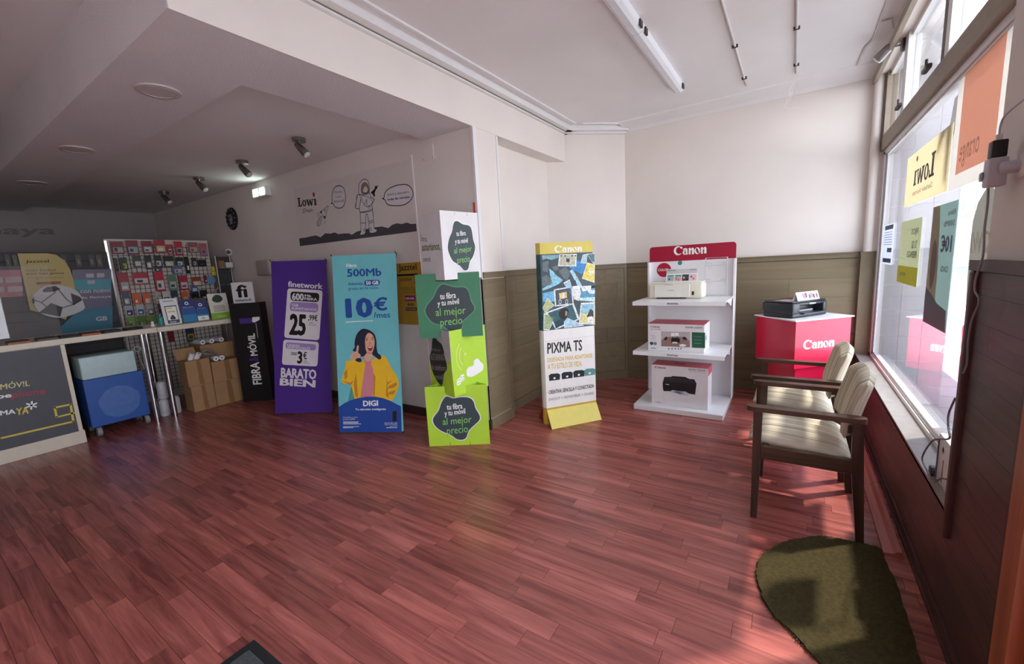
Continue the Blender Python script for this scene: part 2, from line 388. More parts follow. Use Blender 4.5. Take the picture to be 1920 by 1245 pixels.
planks.sort(key=seen, reverse=True)
um = bpy.data.meshes.new('plank'); b_ = MB().box(0, 1, 0, 1, -.005, 0); um.from_pydata([tuple(v) for v in b_.v], [], b_.f); um.materials.append(M_floor)
for p in planks[:300]:
    o = bpy.data.objects.new('plank', um); COL.objects.link(o); o.parent = slab
    o.location = (p[0], p[2], 0); o.scale = (p[1]-p[0]-.0014, p[3]-p[2]-.0014, 1)
rest = MB()
for p in planks[300:]:
    if p[3] > YC+.1 and p[1] < -2.6: continue
    rest.box(p[0], p[1]-.0014, p[2], p[3]-.0014, -.005, 0)
o = put('planks', rest, M_floor, slab); o['kind'] = 'stuff'

# walls
T = .15
struct('wall_back', MB().box(-1.78, XW+.16, YB, YB+T, -.1, 3.3), M_wall, 'pale wall above the olive panelling')
struct('wall_left', MB().box(-9.65, -9.5, -2, YC+T, -.1, 3.3), mat('#aaa3a2', .85, var=.035, scale=1.6), 'wall behind the counter area, toned down for light falloff')  # darker than the other walls; far-end light falloff put into its colour
struct('wall_corridor', MB().box(-9.5, -2.47, YC, YC+T, -.1, 3.3), M_wall, 'dim wall behind the banners')
struct('wall_pillar', MB().box(-2.47, XP, YC, 3.36, 0, 2.75), M_wall, 'pale pillar beside the box tower')
struct('wall_niche', MB().box(-2.62, -2.47, 3.175, 4.75, -.1, 3.3), M_wall)
A0 = Vector((-2.47, 4.62)); A1 = Vector((-1.745, 5.285)); ad = (A1-A0).normalized(); an = Vector((ad.y, -ad.x))
q = [A0, A1, A1-an*T, A0-an*T]
struct('wall_angled', MB().prism([tuple(p) for p in q], -.1, 3.3), M_wall)
struct('wall_rear', MB().box(-9.5, XW+.2, -2.15, -2, -.1, 3.3), M_wall)
# window wall: solid pieces around the window (Y 2.10..5.20, Z .48..2.99) and the door (Y .15..1.62)
mb = MB().box(XW, XW+.16, 5.20, YB+T, -.1, 3.3).box(XW, XW+.16, 2.10, 5.20, -.1, .46).box(XW, XW+.16, 2.10, 5.20, 2.985, 3.3)
mb.box(XW, XW+.16, 1.60, 2.10, -.1, 3.3).box(XW, XW+.16, -.05, 1.60, 2.5, 3.3).box(XW, XW+.16, -.25, -.05, -.1, 3.3).box(XW, XW+.16, -2.1, -1.85, -.1, 3.3).box(XW, XW+.16, -1.85, -.25, -.1, .46).box(XW, XW+.16, -1.85, -.25, 2.45, 3.3)
struct('wall_window', mb, M_wall, 'wall with the shop window')
# ceilings
struct('ceiling', MB().box(XP, XW+.1, .91, YB+.1, ZC, ZC+.12).box(-9.6, XW+.1, -2.1, .91, ZC, ZC+.12).box(-2.6, XP, 3.0, YB, ZC, ZC+.12), M_ceil, 'pale plaster ceiling')
struct('ceiling_low', MB().box(-9.6, -2.86, 1.46, YC+.05, 2.76, 2.9), M_ceil, 'lower ceiling over the counter area')
bm_ = MB().box(-2.86, XP, .91, YC+.001, 2.68, ZC+.05).box(-9.6, -2.8601, .91, 1.46, 2.68, ZC+.05)
beam = struct('ceiling_beam', bm_, M_soff, 'textured soffit of the ceiling beam')
put('beam_face', MB().box(XP-.001, XP+.004, .912, 4.765, 2.678, ZC), M_wall, beam)
put('beam_end', MB().box(-2.47, XP-.001, YC, 4.75, 2.68, ZC), M_wall, beam)
# cornice on the beam, the angled wall and the back wall
cn = struct('trim_1', MB().box(XP, XP+.035, .91, 4.79, 2.985, ZC), M_white, 'white stepped cornice')
put('cornice_step', MB().box(XP+.035, XP+.04, .91, 4.79, 2.999, ZC), M_olivet, cn)
put('cornice_step', MB().box(XP+.04, XP+.10, .91, 4.80, 3.005, ZC), M_white, cn)
put('cornice_strip', MB().box(XP+.16, XP+.185, .91, 4.70, 3.045, ZC), M_white, cn)
def along(a, b, n_, z0, z1, d0, d1, mb=None):
    mb = mb or MB(); return mb.prism([tuple(p) for p in (a+n_*d1, b+n_*d1, b+n_*d0, a+n_*d0)], z0, z1)
ae0 = Vector((XP, 4.776))
put('cornice_step', along(ae0, A1, an, 2.985, ZC, 0, .035), M_white, cn)
put('cornice_step', along(ae0, A1, an, 3.005, ZC, .035, .10), M_white, cn)
put('cornice_strip', along(ae0+ad*.16, A1-ad*.12, an, 3.045, ZC, .16, .185), M_white, cn)
mb = MB(); prof = [(YB, 2.995), (YB-.012, 2.995), (YB-.06, 3.02), (YB-.25, 3.05), (YB-.26, ZC), (YB, ZC)]
n_ = len(prof); vs = [(-1.74, a, b) for a, b in prof]+[(XW, a, b) for a, b in prof]
mb.add(vs, [list(range(n_)), list(range(n_, 2*n_))[::-1]]+[(i, n_+i, n_+(i+1) % n_, (i+1) % n_) for i in range(n_)])
struct('trim_2', mb, M_ceil, 'plain coved cornice on the back wall')
struct('trim_3', MB().box(-2.318, XP+.006, YC-.012, YC+.0, 1.4, 2.68).box(XP, XP+.006, YC, YC+.035, 1.46, 2.68), M_white, 'white corner strip of the pillar')
struct('trim_4', MB().box(XP, XP+.008, 3.345, 3.372, 1.46, 2.67), M_white, 'white edge strip of the niche')
struct('trim_5', MB().box(-3.052, -3.035, YC-.006, YC, 1.85, 2.58), M_white, 'thin white strip on the dim wall')
struct('trim_6', MB().box(-9.5, XP, YC-.015, YC, 0, .09), M_mahogt, 'dark skirting along the dim wall')
o = struct('trim_7', MB().box(-2.90, -2.76, YC-.006, YC, 2.50, 2.63), M_wall, 'square cover plate high on the wall')
put('screw', MB().cyl((-2.885, YC-.009, 2.51), (-2.885, YC-.005, 2.51), .004, 6).cyl((-2.775, YC-.009, 2.51), (-2.775, YC-.005, 2.51), .004, 6), M_black, o)

# olive panelling
def wainscot(name, a, b, n_, zt, label, bh=.185, th=.025, stileL=.03, stileR=.03, blen=1.25, seed=1):
    a = Vector(a); b = Vector(b); n_ = Vector(n_).normalized(); L = (b-a).length; d = (b-a)/L; r = random.Random(seed)
    root = struct(name, along(a, b, n_, 0, zt-.02, 0, th-.008), M_olivet, label)
    z = .105
    while z < zt-.06:
        z1 = min(z+bh, zt-.055); s = stileL; off = r.random()*.8+.25; e = off
        while s < L-stileR-.01:
            e2 = min(s+e, L-stileR); put('board', along(a+d*(s+.001), a+d*(e2-.001), n_, z+.001, z1-.001, th-.008, th), M_olive if abs(n_.y) > .8 else M_olivey, root); s = e2; e = blen
        z = z1
    put('skirting', along(a, b, n_, 0, .10, th-.008, th+.006), M_olivet, root)
    put('cap', along(a, b, n_, zt-.05, zt, 0, th+.012), M_olivet, root)
    put('cap_lip', along(a, b, n_, zt-.006, zt+.004, 0, th+.022), M_olivet, root)
    if stileL: put('stile', along(a, a+d*stileL, n_, .10, zt-.05, th-.008, th+.006), M_olivet, root)
    if stileR: put('stile', along(b-d*stileR, b, n_, .10, zt-.05, th-.008, th+.006), M_olivet, root)
    return root
WZ = 1.456
wainscot('trim_8', (XP-.02, YC-.0), (XP-.02, 3.40), (1, 0), WZ, 'olive panelling on the pillar', stileL=0, seed=2)
wainscot('trim_9', (-2.42, 3.40), (-2.42, 4.67), (1, 0), WZ, 'olive panelling in the niche', stileR=0, seed=5)
wainscot('trim_10', A0+ad*.06+an*.0, A1-ad*.02, an, WZ, 'olive panelling on the angled wall', stileL=0, seed=6)
wainscot('trim_11', (-1.76, YB), (XW, YB), (0, -1), WZ, 'olive panelling along the back wall', stileR=.0, seed=8)
# short olive return and the reveal beside the window
struct('trim_12', MB().box(XW-.02, XW+.11, 5.19, 5.215, .46, WZ).box(XW-.025, XW+.115, 5.185, 5.22, WZ-.02, WZ), M_olivet, 'olive reveal at the far end of the window')
struct('trim_13', MB().box(XW-.012, XW, 5.19, YB, 0, .48), M_mahogt)

# dark boards under the window and on the near pier
rt = struct('trim_14', MB().box(XW-.004, XW, 1.60, 5.19, 0, .46).box(XW-.004, XW, 1.60, 2.13, .46, 1.40), M_mahogt, 'dark reddish boarding under the window')
r = random.Random(11); z = .07
while z < 1.395:
    z1 = min(z+.0945, 1.395 if z > .42 else .468); y = 1.615; ymax = 5.19 if z < .45 else 2.13
    if z < .45 and z1 > .46: z1 = .468
    e = r.uniform(.3, .9)
    while y < ymax-.02:
        y2 = min(y+e, ymax); put('board', MB().box(XW-.012, XW-.004, y+.0004, y2-.0004, z+.0004, z1-.0004), M_mahog, rt); y = y2; e = r.uniform(.7, 1.2)
    z = z1
put('skirting', MB().box(XW-.022, XW-.004, 1.615, 5.19, 0, .065).box(XW-.028, XW-.004, 1.615, 5.19, 0, .02), M_mahogt, rt)
put('cap', MB().box(XW-.03, XW, 1.60, 2.14, 1.40, 1.436), M_mahogt, rt)
put('stile', MB().rbox(XW-.03, XW+.03, 2.098, 2.135, .39, 1.40, .008, 2), M_mahogt, rt)
put('stile', MB().box(XW-.024, XW-.004, 1.612, 1.645, 0, 1.40), M_mahogt, rt)
# loose red skirting plank lying by the wall
sk = MB(); prof = [(.425, .0), (.425, .012), (.462, .017), (.476, .030), (.494, .032), (.497, .02), (.497, 0)]
def extr(prof, y0, y1):
    n = len(prof); m_ = MB(); m_.add([(a, y0, b) for a, b in prof]+[(a, y1, b) for a, b in prof], [list(range(n)), list(range(n, 2*n))[::-1]]+[(i, n+i, n+(i+1) % n, (i+1) % n) for i in range(n)]); return m_
M_redsk = wood('red_skirting', '#9c4e48', '#bb6c64', .4, 'Y', rnd=.05, gscale=3, bump=.03)
t = thing('loose_moulding', 'loose reddish skirting moulding lying on the floor along the window wall', 'moulding', (.46, 3, 0))
put('moulding', extr(prof, 2.545, 3.30), M_redsk, t); put('moulding', extr(prof, 3.302, 4.6), M_redsk, t)

# ---- the shop window
M_frame = mat('#dcdadb', .4, var=.03)
M_trans = mat('#8f8172', .6, var=.12, scale=12, stretch=(12, 1, 12))
M_sill = mat('#8a8480', .35, var=.12, scale=22)
GX = .655
wn = struct('window_1', MB().box(XW-.012, GX+.06, 2.10, 5.20, .455, .48), M_sill, 'stone sill of the wide shop window')
put('bottom_rail', MB().box(GX-.020, GX-.013, 2.10, 5.20, .48, .505).box(GX-.010, GX-.006, 2.10, 5.20, .48, .515).box(GX-.0045, GX+.03, 2.10, 5.20, .48, .53), M_frame, wn)
put('jamb', MB().box(GX-.020, GX-.013, 5.11, 5.20, .48, 2.32).box(GX-.010, GX-.006, 5.095, 5.20, .48, 2.32).box(GX-.0045, GX+.03, 5.07, 5.20, .48, 2.32), M_frame, wn)
put('jamb', MB().box(GX-.01, GX+.03, 2.10, 2.15, .48, 2.32), M_frame, wn)
put('head_rail', MB().box(GX-.020, GX-.012, 2.10, 5.20, 2.30, 2.335).box(GX-.010, GX+.03, 2.10, 5.20, 2.285, 2.335), M_frame, wn)
put('transom', MB().rbox(GX-.045, GX+.04, 2.10, 5.22, 2.335, 2.455, .006, 2), M_trans, wn)
put('pane', MB().box(GX-.004, GX+.004, 2.12, 5.08, .53, 2.30), M_glass, wn)
# upper lights
up = struct('window_2', MB().box(GX-.02, GX+.03, 2.10, 5.20, 2.445, 2.475).box(GX-.02, GX+.03, 2.10, 5.20, 2.95, 2.985), M_frame, 'upper lights above the transom')
for ya, yb, m_ in ((4.31, 4.345, M_frame), (4.36, 4.385, M_frame), (4.395, 4.43, M_frame), (3.30, 3.36, mat('#5d5350', .6, var=.1)), (3.22, 3.295, M_frame), (5.13, 5.2, M_trans)):
    put('mullion', MB().box(GX-.04, GX+.03, ya, yb, 2.445, 2.985), m_, up)
for ya, yb in ((2.12, 3.22), (3.36, 4.31), (4.43, 5.13)): put('pane', MB().box(GX-.004, GX+.004, ya, yb, 2.47, 2.955), M_glass, up)
put('head_casing', MB().box(XW-.02, XW+.01, 2.10, 5.24, 2.93, 2.99), M_trans, up)
M_iron = mat('#4a4340', .5, .6, var=.15)
for yy, zz in ((4.20, 2.462), (3.42, 2.455)): put('latch', MB().rbox(GX-.095, GX-.07, yy-.06, yy+.06, zz-.012, zz+.012, .005, 2).cyl((GX-.085, yy, zz), (GX-.085, yy, zz+.05), .007, 8), M_iron, up)
put('side_post', MB().cyl((XW+.03, 5.205, 1.456), (XW+.03, 5.205, 2.985), .035, 14), M_wall, up, smooth=40)

# ---- door beside the camera (only its frame edge shows)
M_pine = wood('pine', '#8c4a33', '#b06848', .4, 'Z', rnd=.05, gscale=2.2, bump=.05)
dr = struct('door_1', MB().box(XW-.03, XW+.06, 1.52, 1.611, 0, 2.5).box(XW-.03, XW+.06, -.05, .03, 0, 2.5).box(XW-.03, XW+.06, .03, 1.52, 2.40, 2.5), M_pine, 'reddish pine frame of the street door')
put('door_rail', MB().box(XW, XW+.05, .03, 1.52, .02, .25).box(XW, XW+.05, .03, .13, .25, 2.40).box(XW, XW+.05, 1.42, 1.52, .25, 2.40).box(XW, XW+.05, .13, 1.42, 2.28, 2.40), M_pine, dr)
put('pane', MB().box(XW+.02, XW+.028, .13, 1.42, .25, 2.28), M_glass, dr)

w3 = struct('added_window', MB().box(XW-.012, GX+.06, -1.85, -.25, .455, .48), M_sill, 'sill of an unseen shop window added to light the left side')  # unseen window, added to bring daylight to the left side and floor
put('frame', MB().box(GX-.03, GX+.03, -1.85, -.25, .48, .53).box(GX-.03, GX+.03, -1.85, -.25, 2.40, 2.45).box(GX-.03, GX+.03, -1.85, -1.80, .53, 2.40).box(GX-.03, GX+.03, -.30, -.25, .53, 2.40), M_frame, w3)
put('pane', MB().box(GX-.004, GX+.004, -1.80, -.30, .53, 2.40), M_glass, w3)
# ---- outside: street, tiled pier, canopy, houses across the street
M_pave = mat('#565a60', .8, var=.12, scale=30, bump=.2, bscale=90)  # pavers in view darkened so the bright street does not wash out
st = struct('street_pavement', MB().box(.705, 4.2, -14, 26, -.2, -.03), mat('#b8b6b1', .9, var=.08, scale=6), 'grey paving outside the window')  # base paving lightened to bounce daylight up to the indoor ceiling
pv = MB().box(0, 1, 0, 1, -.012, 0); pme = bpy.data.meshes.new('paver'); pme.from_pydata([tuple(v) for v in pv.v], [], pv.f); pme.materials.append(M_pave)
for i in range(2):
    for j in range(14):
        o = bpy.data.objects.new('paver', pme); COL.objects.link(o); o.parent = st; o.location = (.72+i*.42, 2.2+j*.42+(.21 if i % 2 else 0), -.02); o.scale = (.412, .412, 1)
struct('street_roadway', MB().box(4.2, 10, -20, 40, -.2, -.10), mat('#a9a8a4', .9, var=.1, scale=20), 'grey street')  # road lightened as well, as a reflector for the ceiling
PX0, PX1, PY = .71, 1.20, 5.42
pier = struct('wall_pier', MB().box(PX0, PX1-.003, PY+.006, PY+.45, -.2, 3.4), mat('#c9c7cb', .9), 'grey tiled pier outside the window')
M_tile = mat('#95939a', .25, var=.03, scale=3)
tme = bpy.data.meshes.new('tile'); tb = MB().box(0, 1, 0, .006, 0, 1); tme.from_pydata([tuple(v) for v in tb.v], [], tb.f); tme.materials.append(M_tile)
tme2 = bpy.data.meshes.new('tile_side'); tb = MB().box(-.006, 0, 0, 1, 0, 1); tme2.from_pydata([tuple(v) for v in tb.v], [], tb.f); tme2.materials.append(M_tile)
TW, TH = .163, .245
for k in range(14):
    for i in range(3):
        o = bpy.data.objects.new('tile', tme); COL.objects.link(o); o.parent = pier; o.location = (PX0+i*TW+.001, PY, -.1+k*TH); o.scale = (TW-.006, 1, TH-.006)
    for i in range(2):
        o = bpy.data.objects.new('tile', tme2); COL.objects.link(o); o.parent = pier; o.location = (PX1+.003, PY+.004+i*.22, -.1+k*TH); o.scale = (1, .214, TH-.006)
struct('canopy_soffit', MB().box(.71, .96, -1, 5.9, 3.05, 3.3), M_ceil, 'plaster soffit over the shopfront')

# ================================================================== X-BANNERS
M_chrome = mat('#c9c9cc', .15, 1, var=.02)
M_pole = mat('#3a3a3e', .4, .3, var=.05)
Zv = Vector((0, 0, 1))
def lean_quad(BL, BR, TL, TR, lean, z0=.02):
    a = Vector((*fl(*BL, z0), z0)); b = Vector((*fl(*BR, z0), z0)); d = (b-a).normalized(); n = Vector((-d.y, d.x, 0)); nn = (n-Zv*lean).normalized()
    def hit(x, y): v = ray(x, y); o = Vector((0, 0, CH)); return o+v*((a-o).dot(nn)/v.dot(nn))
    c, e = hit(*TL), hit(*TR)
    return a, b, c, e, Board(a, b-a, c-a), n
def x_banner(name, label, corners, lean, m_front, m_back):
    a, b, c, e, B, n = lean_quad(*corners, lean)
    t = thing(name, label, 'banner', ((a.x+b.x)/2, (a.y+b.y)/2, 0))
    mb = MB(); NU, NV = 10, 20; fr = []; bk = []
    for j in range(NV+1):
        v = j/NV
        for i in range(NU+1):
            u = i/NU; uu = .5+(u-.5)*(1-.012*math.sin(PI*v))
            p = a.lerp(b, uu).lerp(c.lerp(e, uu), v)
            fr.append(p); bk.append(p-B.N*.0015)
    W = NU+1; N = len(fr); fs = []
    for j in range(NV):
        for i in range(NU):
            q = (j*W+i, j*W+i+1, (j+1)*W+i+1, (j+1)*W+i); fs += [q, tuple(N+k for k in q[::-1])]
    mb.add(fr+bk, fs); put('sheet', mb, m_front, t, smooth=60)
    hub = (a+b+c+e)/4-B.N*.10+Vector((0, 0, -.25))
    for k, p in enumerate((a, b, c, e)):
        q = p-B.N*.012
        put('pole', MB().tube([hub, hub.lerp(q, .5)-B.N*.01, q], .007, 6), M_pole, t)
        put('hook', MB().tube([q-B.N*.004, p+B.N*.012, p+B.N*.014+(Zv*.014 if k > 1 else -Zv*.012)], .005, 6), M_black, t)
    put('hub', MB().cyl(hub-B.N*.02, hub+B.N*.02, .03, 12), M_black, t)
    foot = Vector((hub.x, hub.y, 0))-Vector((B.N.x, B.N.y, 0)).normalized()*.18+Zv*.012
    if foot.y > YC-.03: foot.y = YC-.03
    put('pole', MB().tube([hub, foot], .007, 6), M_pole, t)
    return t, B

# purple one
t, B = x_banner('pull_up_banner', 'purple stand-up banner with white price cards', ((516, 776), (624, 773), (508, 490), (611, 487)), .20, pm('#4f2c8f', .5), None)
c = lambda x, y: (500+x/5.415, 510+y/5.415)
WHT = pm('#ebe8ec', .5); INK = pm('#121214', .5); LIL = pm('#a58cc8', .5)
Ink(B, .002).rq([c(213, 165), c(570, 187), c(534, 694), c(178, 667)], .035).build('price_card', WHT, t)
Ink(B, .002).rq([c(172, 685), c(532, 710), c(516, 960), c(155, 940)], .035).build('price_card', WHT, t)
Ink(B, .003).rq([c(243, 197), c(537, 214), c(532, 308), c(243, 290)], .04).build('badge', INK, t, 'black rounded badge')
k = Ink(B, .003).rq([c(240, 300), c(526, 318), c(522, 413), c(235, 395)], .04).rq([c(196, 710), c(505, 735), c(500, 797), c(192, 778)], .03); k.build('badge', LIL, t, 'lilac rounded badges')
k = Ink(B, .004)
k.quadtext('finetwork', c(218, 92), c(570, 116), c(218, 152), .03)
k.quadtext('600', c(258, 212), c(380, 220), c(258, 285), .04).quadtext('Mb', c(388, 228), c(455, 233), c(388, 252), .03).quadtext('FIBRA', c(386, 258), c(516, 266), c(386, 285), .03)
k.quadtext('GB', c(260, 322), c(325, 327), c(260, 348), .03).quadtext('ILIMITADOS', c(258, 356), c(510, 371), c(258, 381), .03)
k.quadtext('LÍNEAS', c(212, 726), c(335, 733), c(212, 752), .03).quadtext('ADICIONALES', c(210, 752), c(445, 766), c(210, 775), .03)
k.quadtext('BARATO', c(148, 970), c(508, 990), c(145, 1072), .045).quadtext('BIEN', c(138, 1076), c(500, 1098), c(134, 1150), .045)
k.build('lettering', WHT, t)
k = Ink(B, .004)
k.quadtext('25', c(240, 420), c(408, 430), c(228, 640), .05).quadtext(',99€', c(425, 428), c(520, 436), c(422, 500), .03)
k.quadtext('/MES', c(433, 510), c(476, 513), c(432, 522), .01).quadtext('IVA INCL.', c(432, 528), c(512, 536), c(431, 540), .01)
k.quadtext('DESDE', c(252, 812), c(310, 817), c(250, 842), .03).quadtext('3', c(316, 803), c(368, 807), c(310, 930), .05).quadtext('€', c(374, 807), c(412, 810), c(372, 886), .03)
k.quadtext('/MES', c(376, 898), c(412, 901), c(375, 910), .01).quadtext('IVA INCL.', c(375, 916), c(440, 922), c(374, 928), .01)
k.build('lettering', INK, t)

# turquoise one with the woman in a yellow jacket
t, B = x_banner('pull_up_banner', 'turquoise stand-up banner showing a person in a yellow jacket', ((637, 811), (757, 809), (622, 480), (742, 474.5)), .152, pm('#6fc3cb', .5), None)
d4 = lambda x, y: (490+x/3.3655, 460+y/3.3655)
g = lambda x, y: (630+x/5.657, 600+y/5.657)
NAVY = pm('#1b4c9c', .5); DBL = pm('#1d4aa0', .45)
k = Ink(B, .003)
k.quadtext('500Mb', d4(540, 150), d4(757, 143), d4(543, 200), .028)
k.quadtext('Además,', d4(547, 235), d4(645, 231), d4(549, 256), .015).quadtext('gratis en la nube', d4(548, 265), d4(738, 258), d4(550, 287), .01)
k.rq([d4(650, 220), d4(748, 217), d4(749, 252), d4(651, 256)], .03)
k.quadtext('10', d4(527, 335), d4(700, 328), d4(535, 460), .05).quadtext('€', d4(710, 330), d4(795, 325), d4(712, 415), .035).quadtext('/mes', d4(708, 422), d4(812, 418), d4(711, 460), .015)
k.build('lettering', NAVY, t)
k = Ink(B, .004)
k.quadtext('Fibra', d4(537, 118), d4(602, 115), d4(538, 140), .03).quadtext('50 GB', d4(661, 226), d4(740, 223), d4(662, 250), .03)
k.px([d4(533, 481), d4(706, 473), d4(706, 478), d4(534, 487)])
k.quadtext('DIGI', g(288, 855), g(447, 850), g(290, 915), .04).quadtext('Tu elección inteligente', g(207, 937), g(530, 932), g(208, 965), .02)
k.quadtext('Disponible en zonas', g(76, 1026), g(232, 1024), g(77, 1040), .01).quadtext('de Fibra SMART', g(76, 1046), g(204, 1044), g(77, 1060), .01)
for yy, xe in ((1077, 240), (1088, 238), (1100, 268), (1128, 248), (1140, 185)): k.px([g(78, yy), g(xe, yy-2), g(xe, yy+3), g(78, yy+5)])
k.quadtext('Red de fibra más', g(518, 1084), g(650, 1082), g(519, 1100), .01).quadtext('rápida de España', g(516, 1103), g(651, 1101), g(517, 1117), .01).quadtext('desde 2019', g(572, 1119), g(652, 1117), g(572, 1131), .01)
k.px([g(536, 1138), g(650, 1137), g(650, 1143), g(536, 1144)])
k.build('lettering', pm('#f1f3f5', .5), t)
dome = [g(42, 1192)]+[g(697, 1188)]+[g(690, 915), g(640, 890), g(580, 858), g(500, 828), g(420, 813), g(330, 812), g(250, 824), g(170, 846), g(90, 882), g(28, 925)]
Ink(B, .0032).px(dome[::1]).build('blue_dome', DBL, t)
Ink(B, .0045).px([g(603, 970), g(645, 962), g(645, 1070), g(603, 1073)]).build('award_mark', INK, t)
YEL = pm('#f0bf24', .5); YEL2 = pm('#c98a1a', .5); SKN = pm('#e2ab8d', .5); HAIR = pm('#1c1f3a', .45); PNK = pm('#d18390', .5)
jac = [(155, 860), (158, 690), (100, 678), (55, 655), (60, 630), (85, 560), (105, 470), (112, 435), (150, 430), (200, 425), (235, 440), (290, 430), (330, 440), (380, 430), (420, 400), (480, 380), (520, 385), (545, 420), (590, 510), (640, 580), (665, 660), (665, 710), (640, 780), (600, 850), (560, 860), (350, 870)]
Ink(B, .0022).px([g(*p) for p in spline(jac[:2]+jac[2:], 3)]).build('jacket_print', YEL, t)
k = Ink(B, .0025)
for s_ in ([(58, 640), (110, 668), (160, 690), (190, 640), (150, 665)], [(200, 450), (212, 560), (190, 680), (205, 810), (235, 820), (222, 640)], [(525, 560), (540, 620), (530, 800), (560, 830), (545, 690), (600, 640), (545, 660)], [(640, 660), (560, 700), (545, 730), (610, 720), (650, 690)], [(640, 740), (570, 760), (550, 790), (610, 790)], [(395, 560), (420, 600), (410, 820), (395, 830)], [(85, 560), (120, 520), (125, 600), (95, 640)]): k.px([g(*p) for p in s_])
k.build('jacket_folds', YEL2, t)
Ink(B, .0028).px([g(*p) for p in [(290, 400), (330, 395), (385, 400), (372, 460), (395, 520), (400, 700), (388, 815), (262, 818), (285, 650), (312, 470)]]).build('shirt_print', PNK, t)
Ink(B, .0026).px([g(*p) for p in [(128, 862), (150, 760), (165, 690), (190, 800), (205, 850)]]).build('shade_print', pm('#4d9a93'), t)
hair = [(290, 92), (250, 115), (215, 165), (198, 240), (200, 290), (178, 325), (230, 345), (240, 380), (205, 420), (235, 445), (275, 440), (262, 395), (300, 385), (350, 380), (385, 370), (410, 385), (460, 420), (482, 400), (470, 370), (445, 350), (432, 290), (428, 210), (405, 145), (350, 105)]
Ink(B, .0030).px([g(*p) for p in spline(hair, 3)]).build('hair_print', HAIR, t)
face = [(345, 138), (375, 145), (398, 175), (412, 230), (405, 290), (385, 345), (350, 358), (322, 330), (312, 270), (310, 210), (322, 165)]
k = Ink(B, .0036).px([g(*p) for p in spline(face, 3)])
k.px([g(*p) for p in [(300, 385), (330, 345), (385, 345), (390, 385), (370, 430), (335, 445), (310, 430)]])
k.px([g(*p) for p in spline([(150, 395), (175, 355), (215, 330), (222, 285), (232, 268), (243, 275), (240, 320), (235, 345), (258, 365), (262, 400), (225, 405), (200, 425), (165, 415)], 3)])
k.build('skin_print', SKN, t)
k = Ink(B, .0040)
for s_ in ([(315, 212), (328, 204), (342, 210), (330, 218)], [(374, 205), (388, 198), (400, 205), (388, 211)], [(312, 196), (330, 186), (345, 194), (330, 193)], [(372, 190), (388, 180), (402, 188), (388, 188)]): k.px([g(*p) for p in s_])
for a_, b_ in (((182, 372), (232, 380)), ((178, 388), (225, 396)), ((190, 355), (238, 365))): k.linepx([g(*a_), g(*b_)], .0015)
k.build('eye_print', HAIR, t)
Ink(B, .0040).px([g(*p) for p in spline([(338, 285), (365, 275), (390, 280), (385, 315), (365, 330), (348, 320)], 3)]).build('mouth_print', pm('#8e2a34'), t)
Ink(B, .0044).px([g(*p) for p in [(343, 286), (366, 279), (386, 283), (382, 293), (350, 297)]]).build('teeth_print', WHT, t)
Ink(B, .0040).px([g(*p) for p in [(360, 225), (372, 255), (366, 262), (352, 258)]]).build('nose_print', pm('#c68a6d'), t)

# ================================================================== CARDBOARD BOX TOWER
def panel(mb, B, poly, th=.004, off=0.0):
    loops = [Vector((p[0], p[1], 0)) for p in poly]; n = len(poly); tr = tessellate_polygon([loops]); fs = []
    for t_ in tr:
        a, b, c_ = (loops[i] for i in t_); fs.append(tuple(t_) if (b-a).cross(c_-a).z > 0 else (t_[0], t_[2], t_[1]))
    area = sum(poly[i][0]*poly[(i+1) % n][1]-poly[(i+1) % n][0]*poly[i][1] for i in range(n))
    vs = [B.pt(p[0], p[1], off) for p in poly]+[B.pt(p[0], p[1], off-th) for p in poly]
    f2 = fs+[(n+a, n+c_, n+b) for a, b, c_ in fs]
    for i in range(n):
        j = (i+1) % n; f2.append((i, n+i, n+j, j) if area > 0 else (i, j, n+j, n+i))
    return mb.add(vs, f2)
TA = Vector((-2.5825, 2.4547, 0)); TD = Vector((.84691, .53174, 0)); TN = Vector((-.53174, .84691, 0))
tp = lambda u, o, z=0: TA+TD*u+TN*o+Zv*z
def board_between(p, q): return Board(p, q-p, Zv)
h4 = lambda x, y: (770+x/4.787, 380+y/4.787)
h5 = lambda x, y: (785+x/4.786, 590+y/4.786)
SLATE = pm('#37464a', .5); GTXT = pm('#86cf6c', .5); WTX = pm('#f2f3f0', .5)
def card_box_A(label, z0, z1, m, notch_top, notch_bot):
    t = thing('cardboard_box', label, 'box', tuple(tp(.28, .1, z0)), group='stacked advertising boxes')
    B = board_between(tp(.02, 0, z0), tp(.545, 0, z0)); W = .525; H_ = z1-z0
    poly = [(0, 0)]+([(.172, 0), (.172, .062), (.348, .062), (.348, 0)] if notch_bot else [])+[(W, 0), (W, H_)]+([(.350, H_), (.350, H_-.06), (.170, H_-.06), (.170, H_)] if notch_top else [])+[(0, H_)]
    put('front_panel', panel(MB(), B, poly), m, t)
    for a, b in ((tp(.545, .004, z0), tp(.28, .30, z0)), (tp(.28, .30, z0), tp(.02, .004, z0))):
        Bs = board_between(a, b); put('side_panel', panel(MB(), Bs, rrect(0, (b-a).length, 0, H_)), m, t)
    if not notch_bot: Ink(B).rect(.178, .181, 0, .03).rect(.352, .355, 0, .03).build('slit', M_black, t)
    return t, B
def card_box_B(label, z0, z1, m, mr):
    t = thing('cardboard_box', label, 'box', tuple(tp(.28, .1, z0)), group='stacked advertising boxes')
    Cn, Lp, Rp = tp(.282, -.10, z0), tp(.035, .2, z0), tp(.545, .2, z0); H_ = z1-z0
    BL_, BR_ = board_between(Lp, Cn), board_between(Cn, Rp)
    put('left_panel', panel(MB(), BL_, rrect(0, (Cn-Lp).length, 0, H_)), m, t)
    put('right_panel', panel(MB(), BR_, rrect(0, (Rp-Cn).length, 0, H_)), mr, t)
    put('back_panel', panel(MB(), board_between(Rp, Lp), rrect(0, (Rp-Lp).length, 0, H_-.012)), m, t)
    return t, BL_, BR_
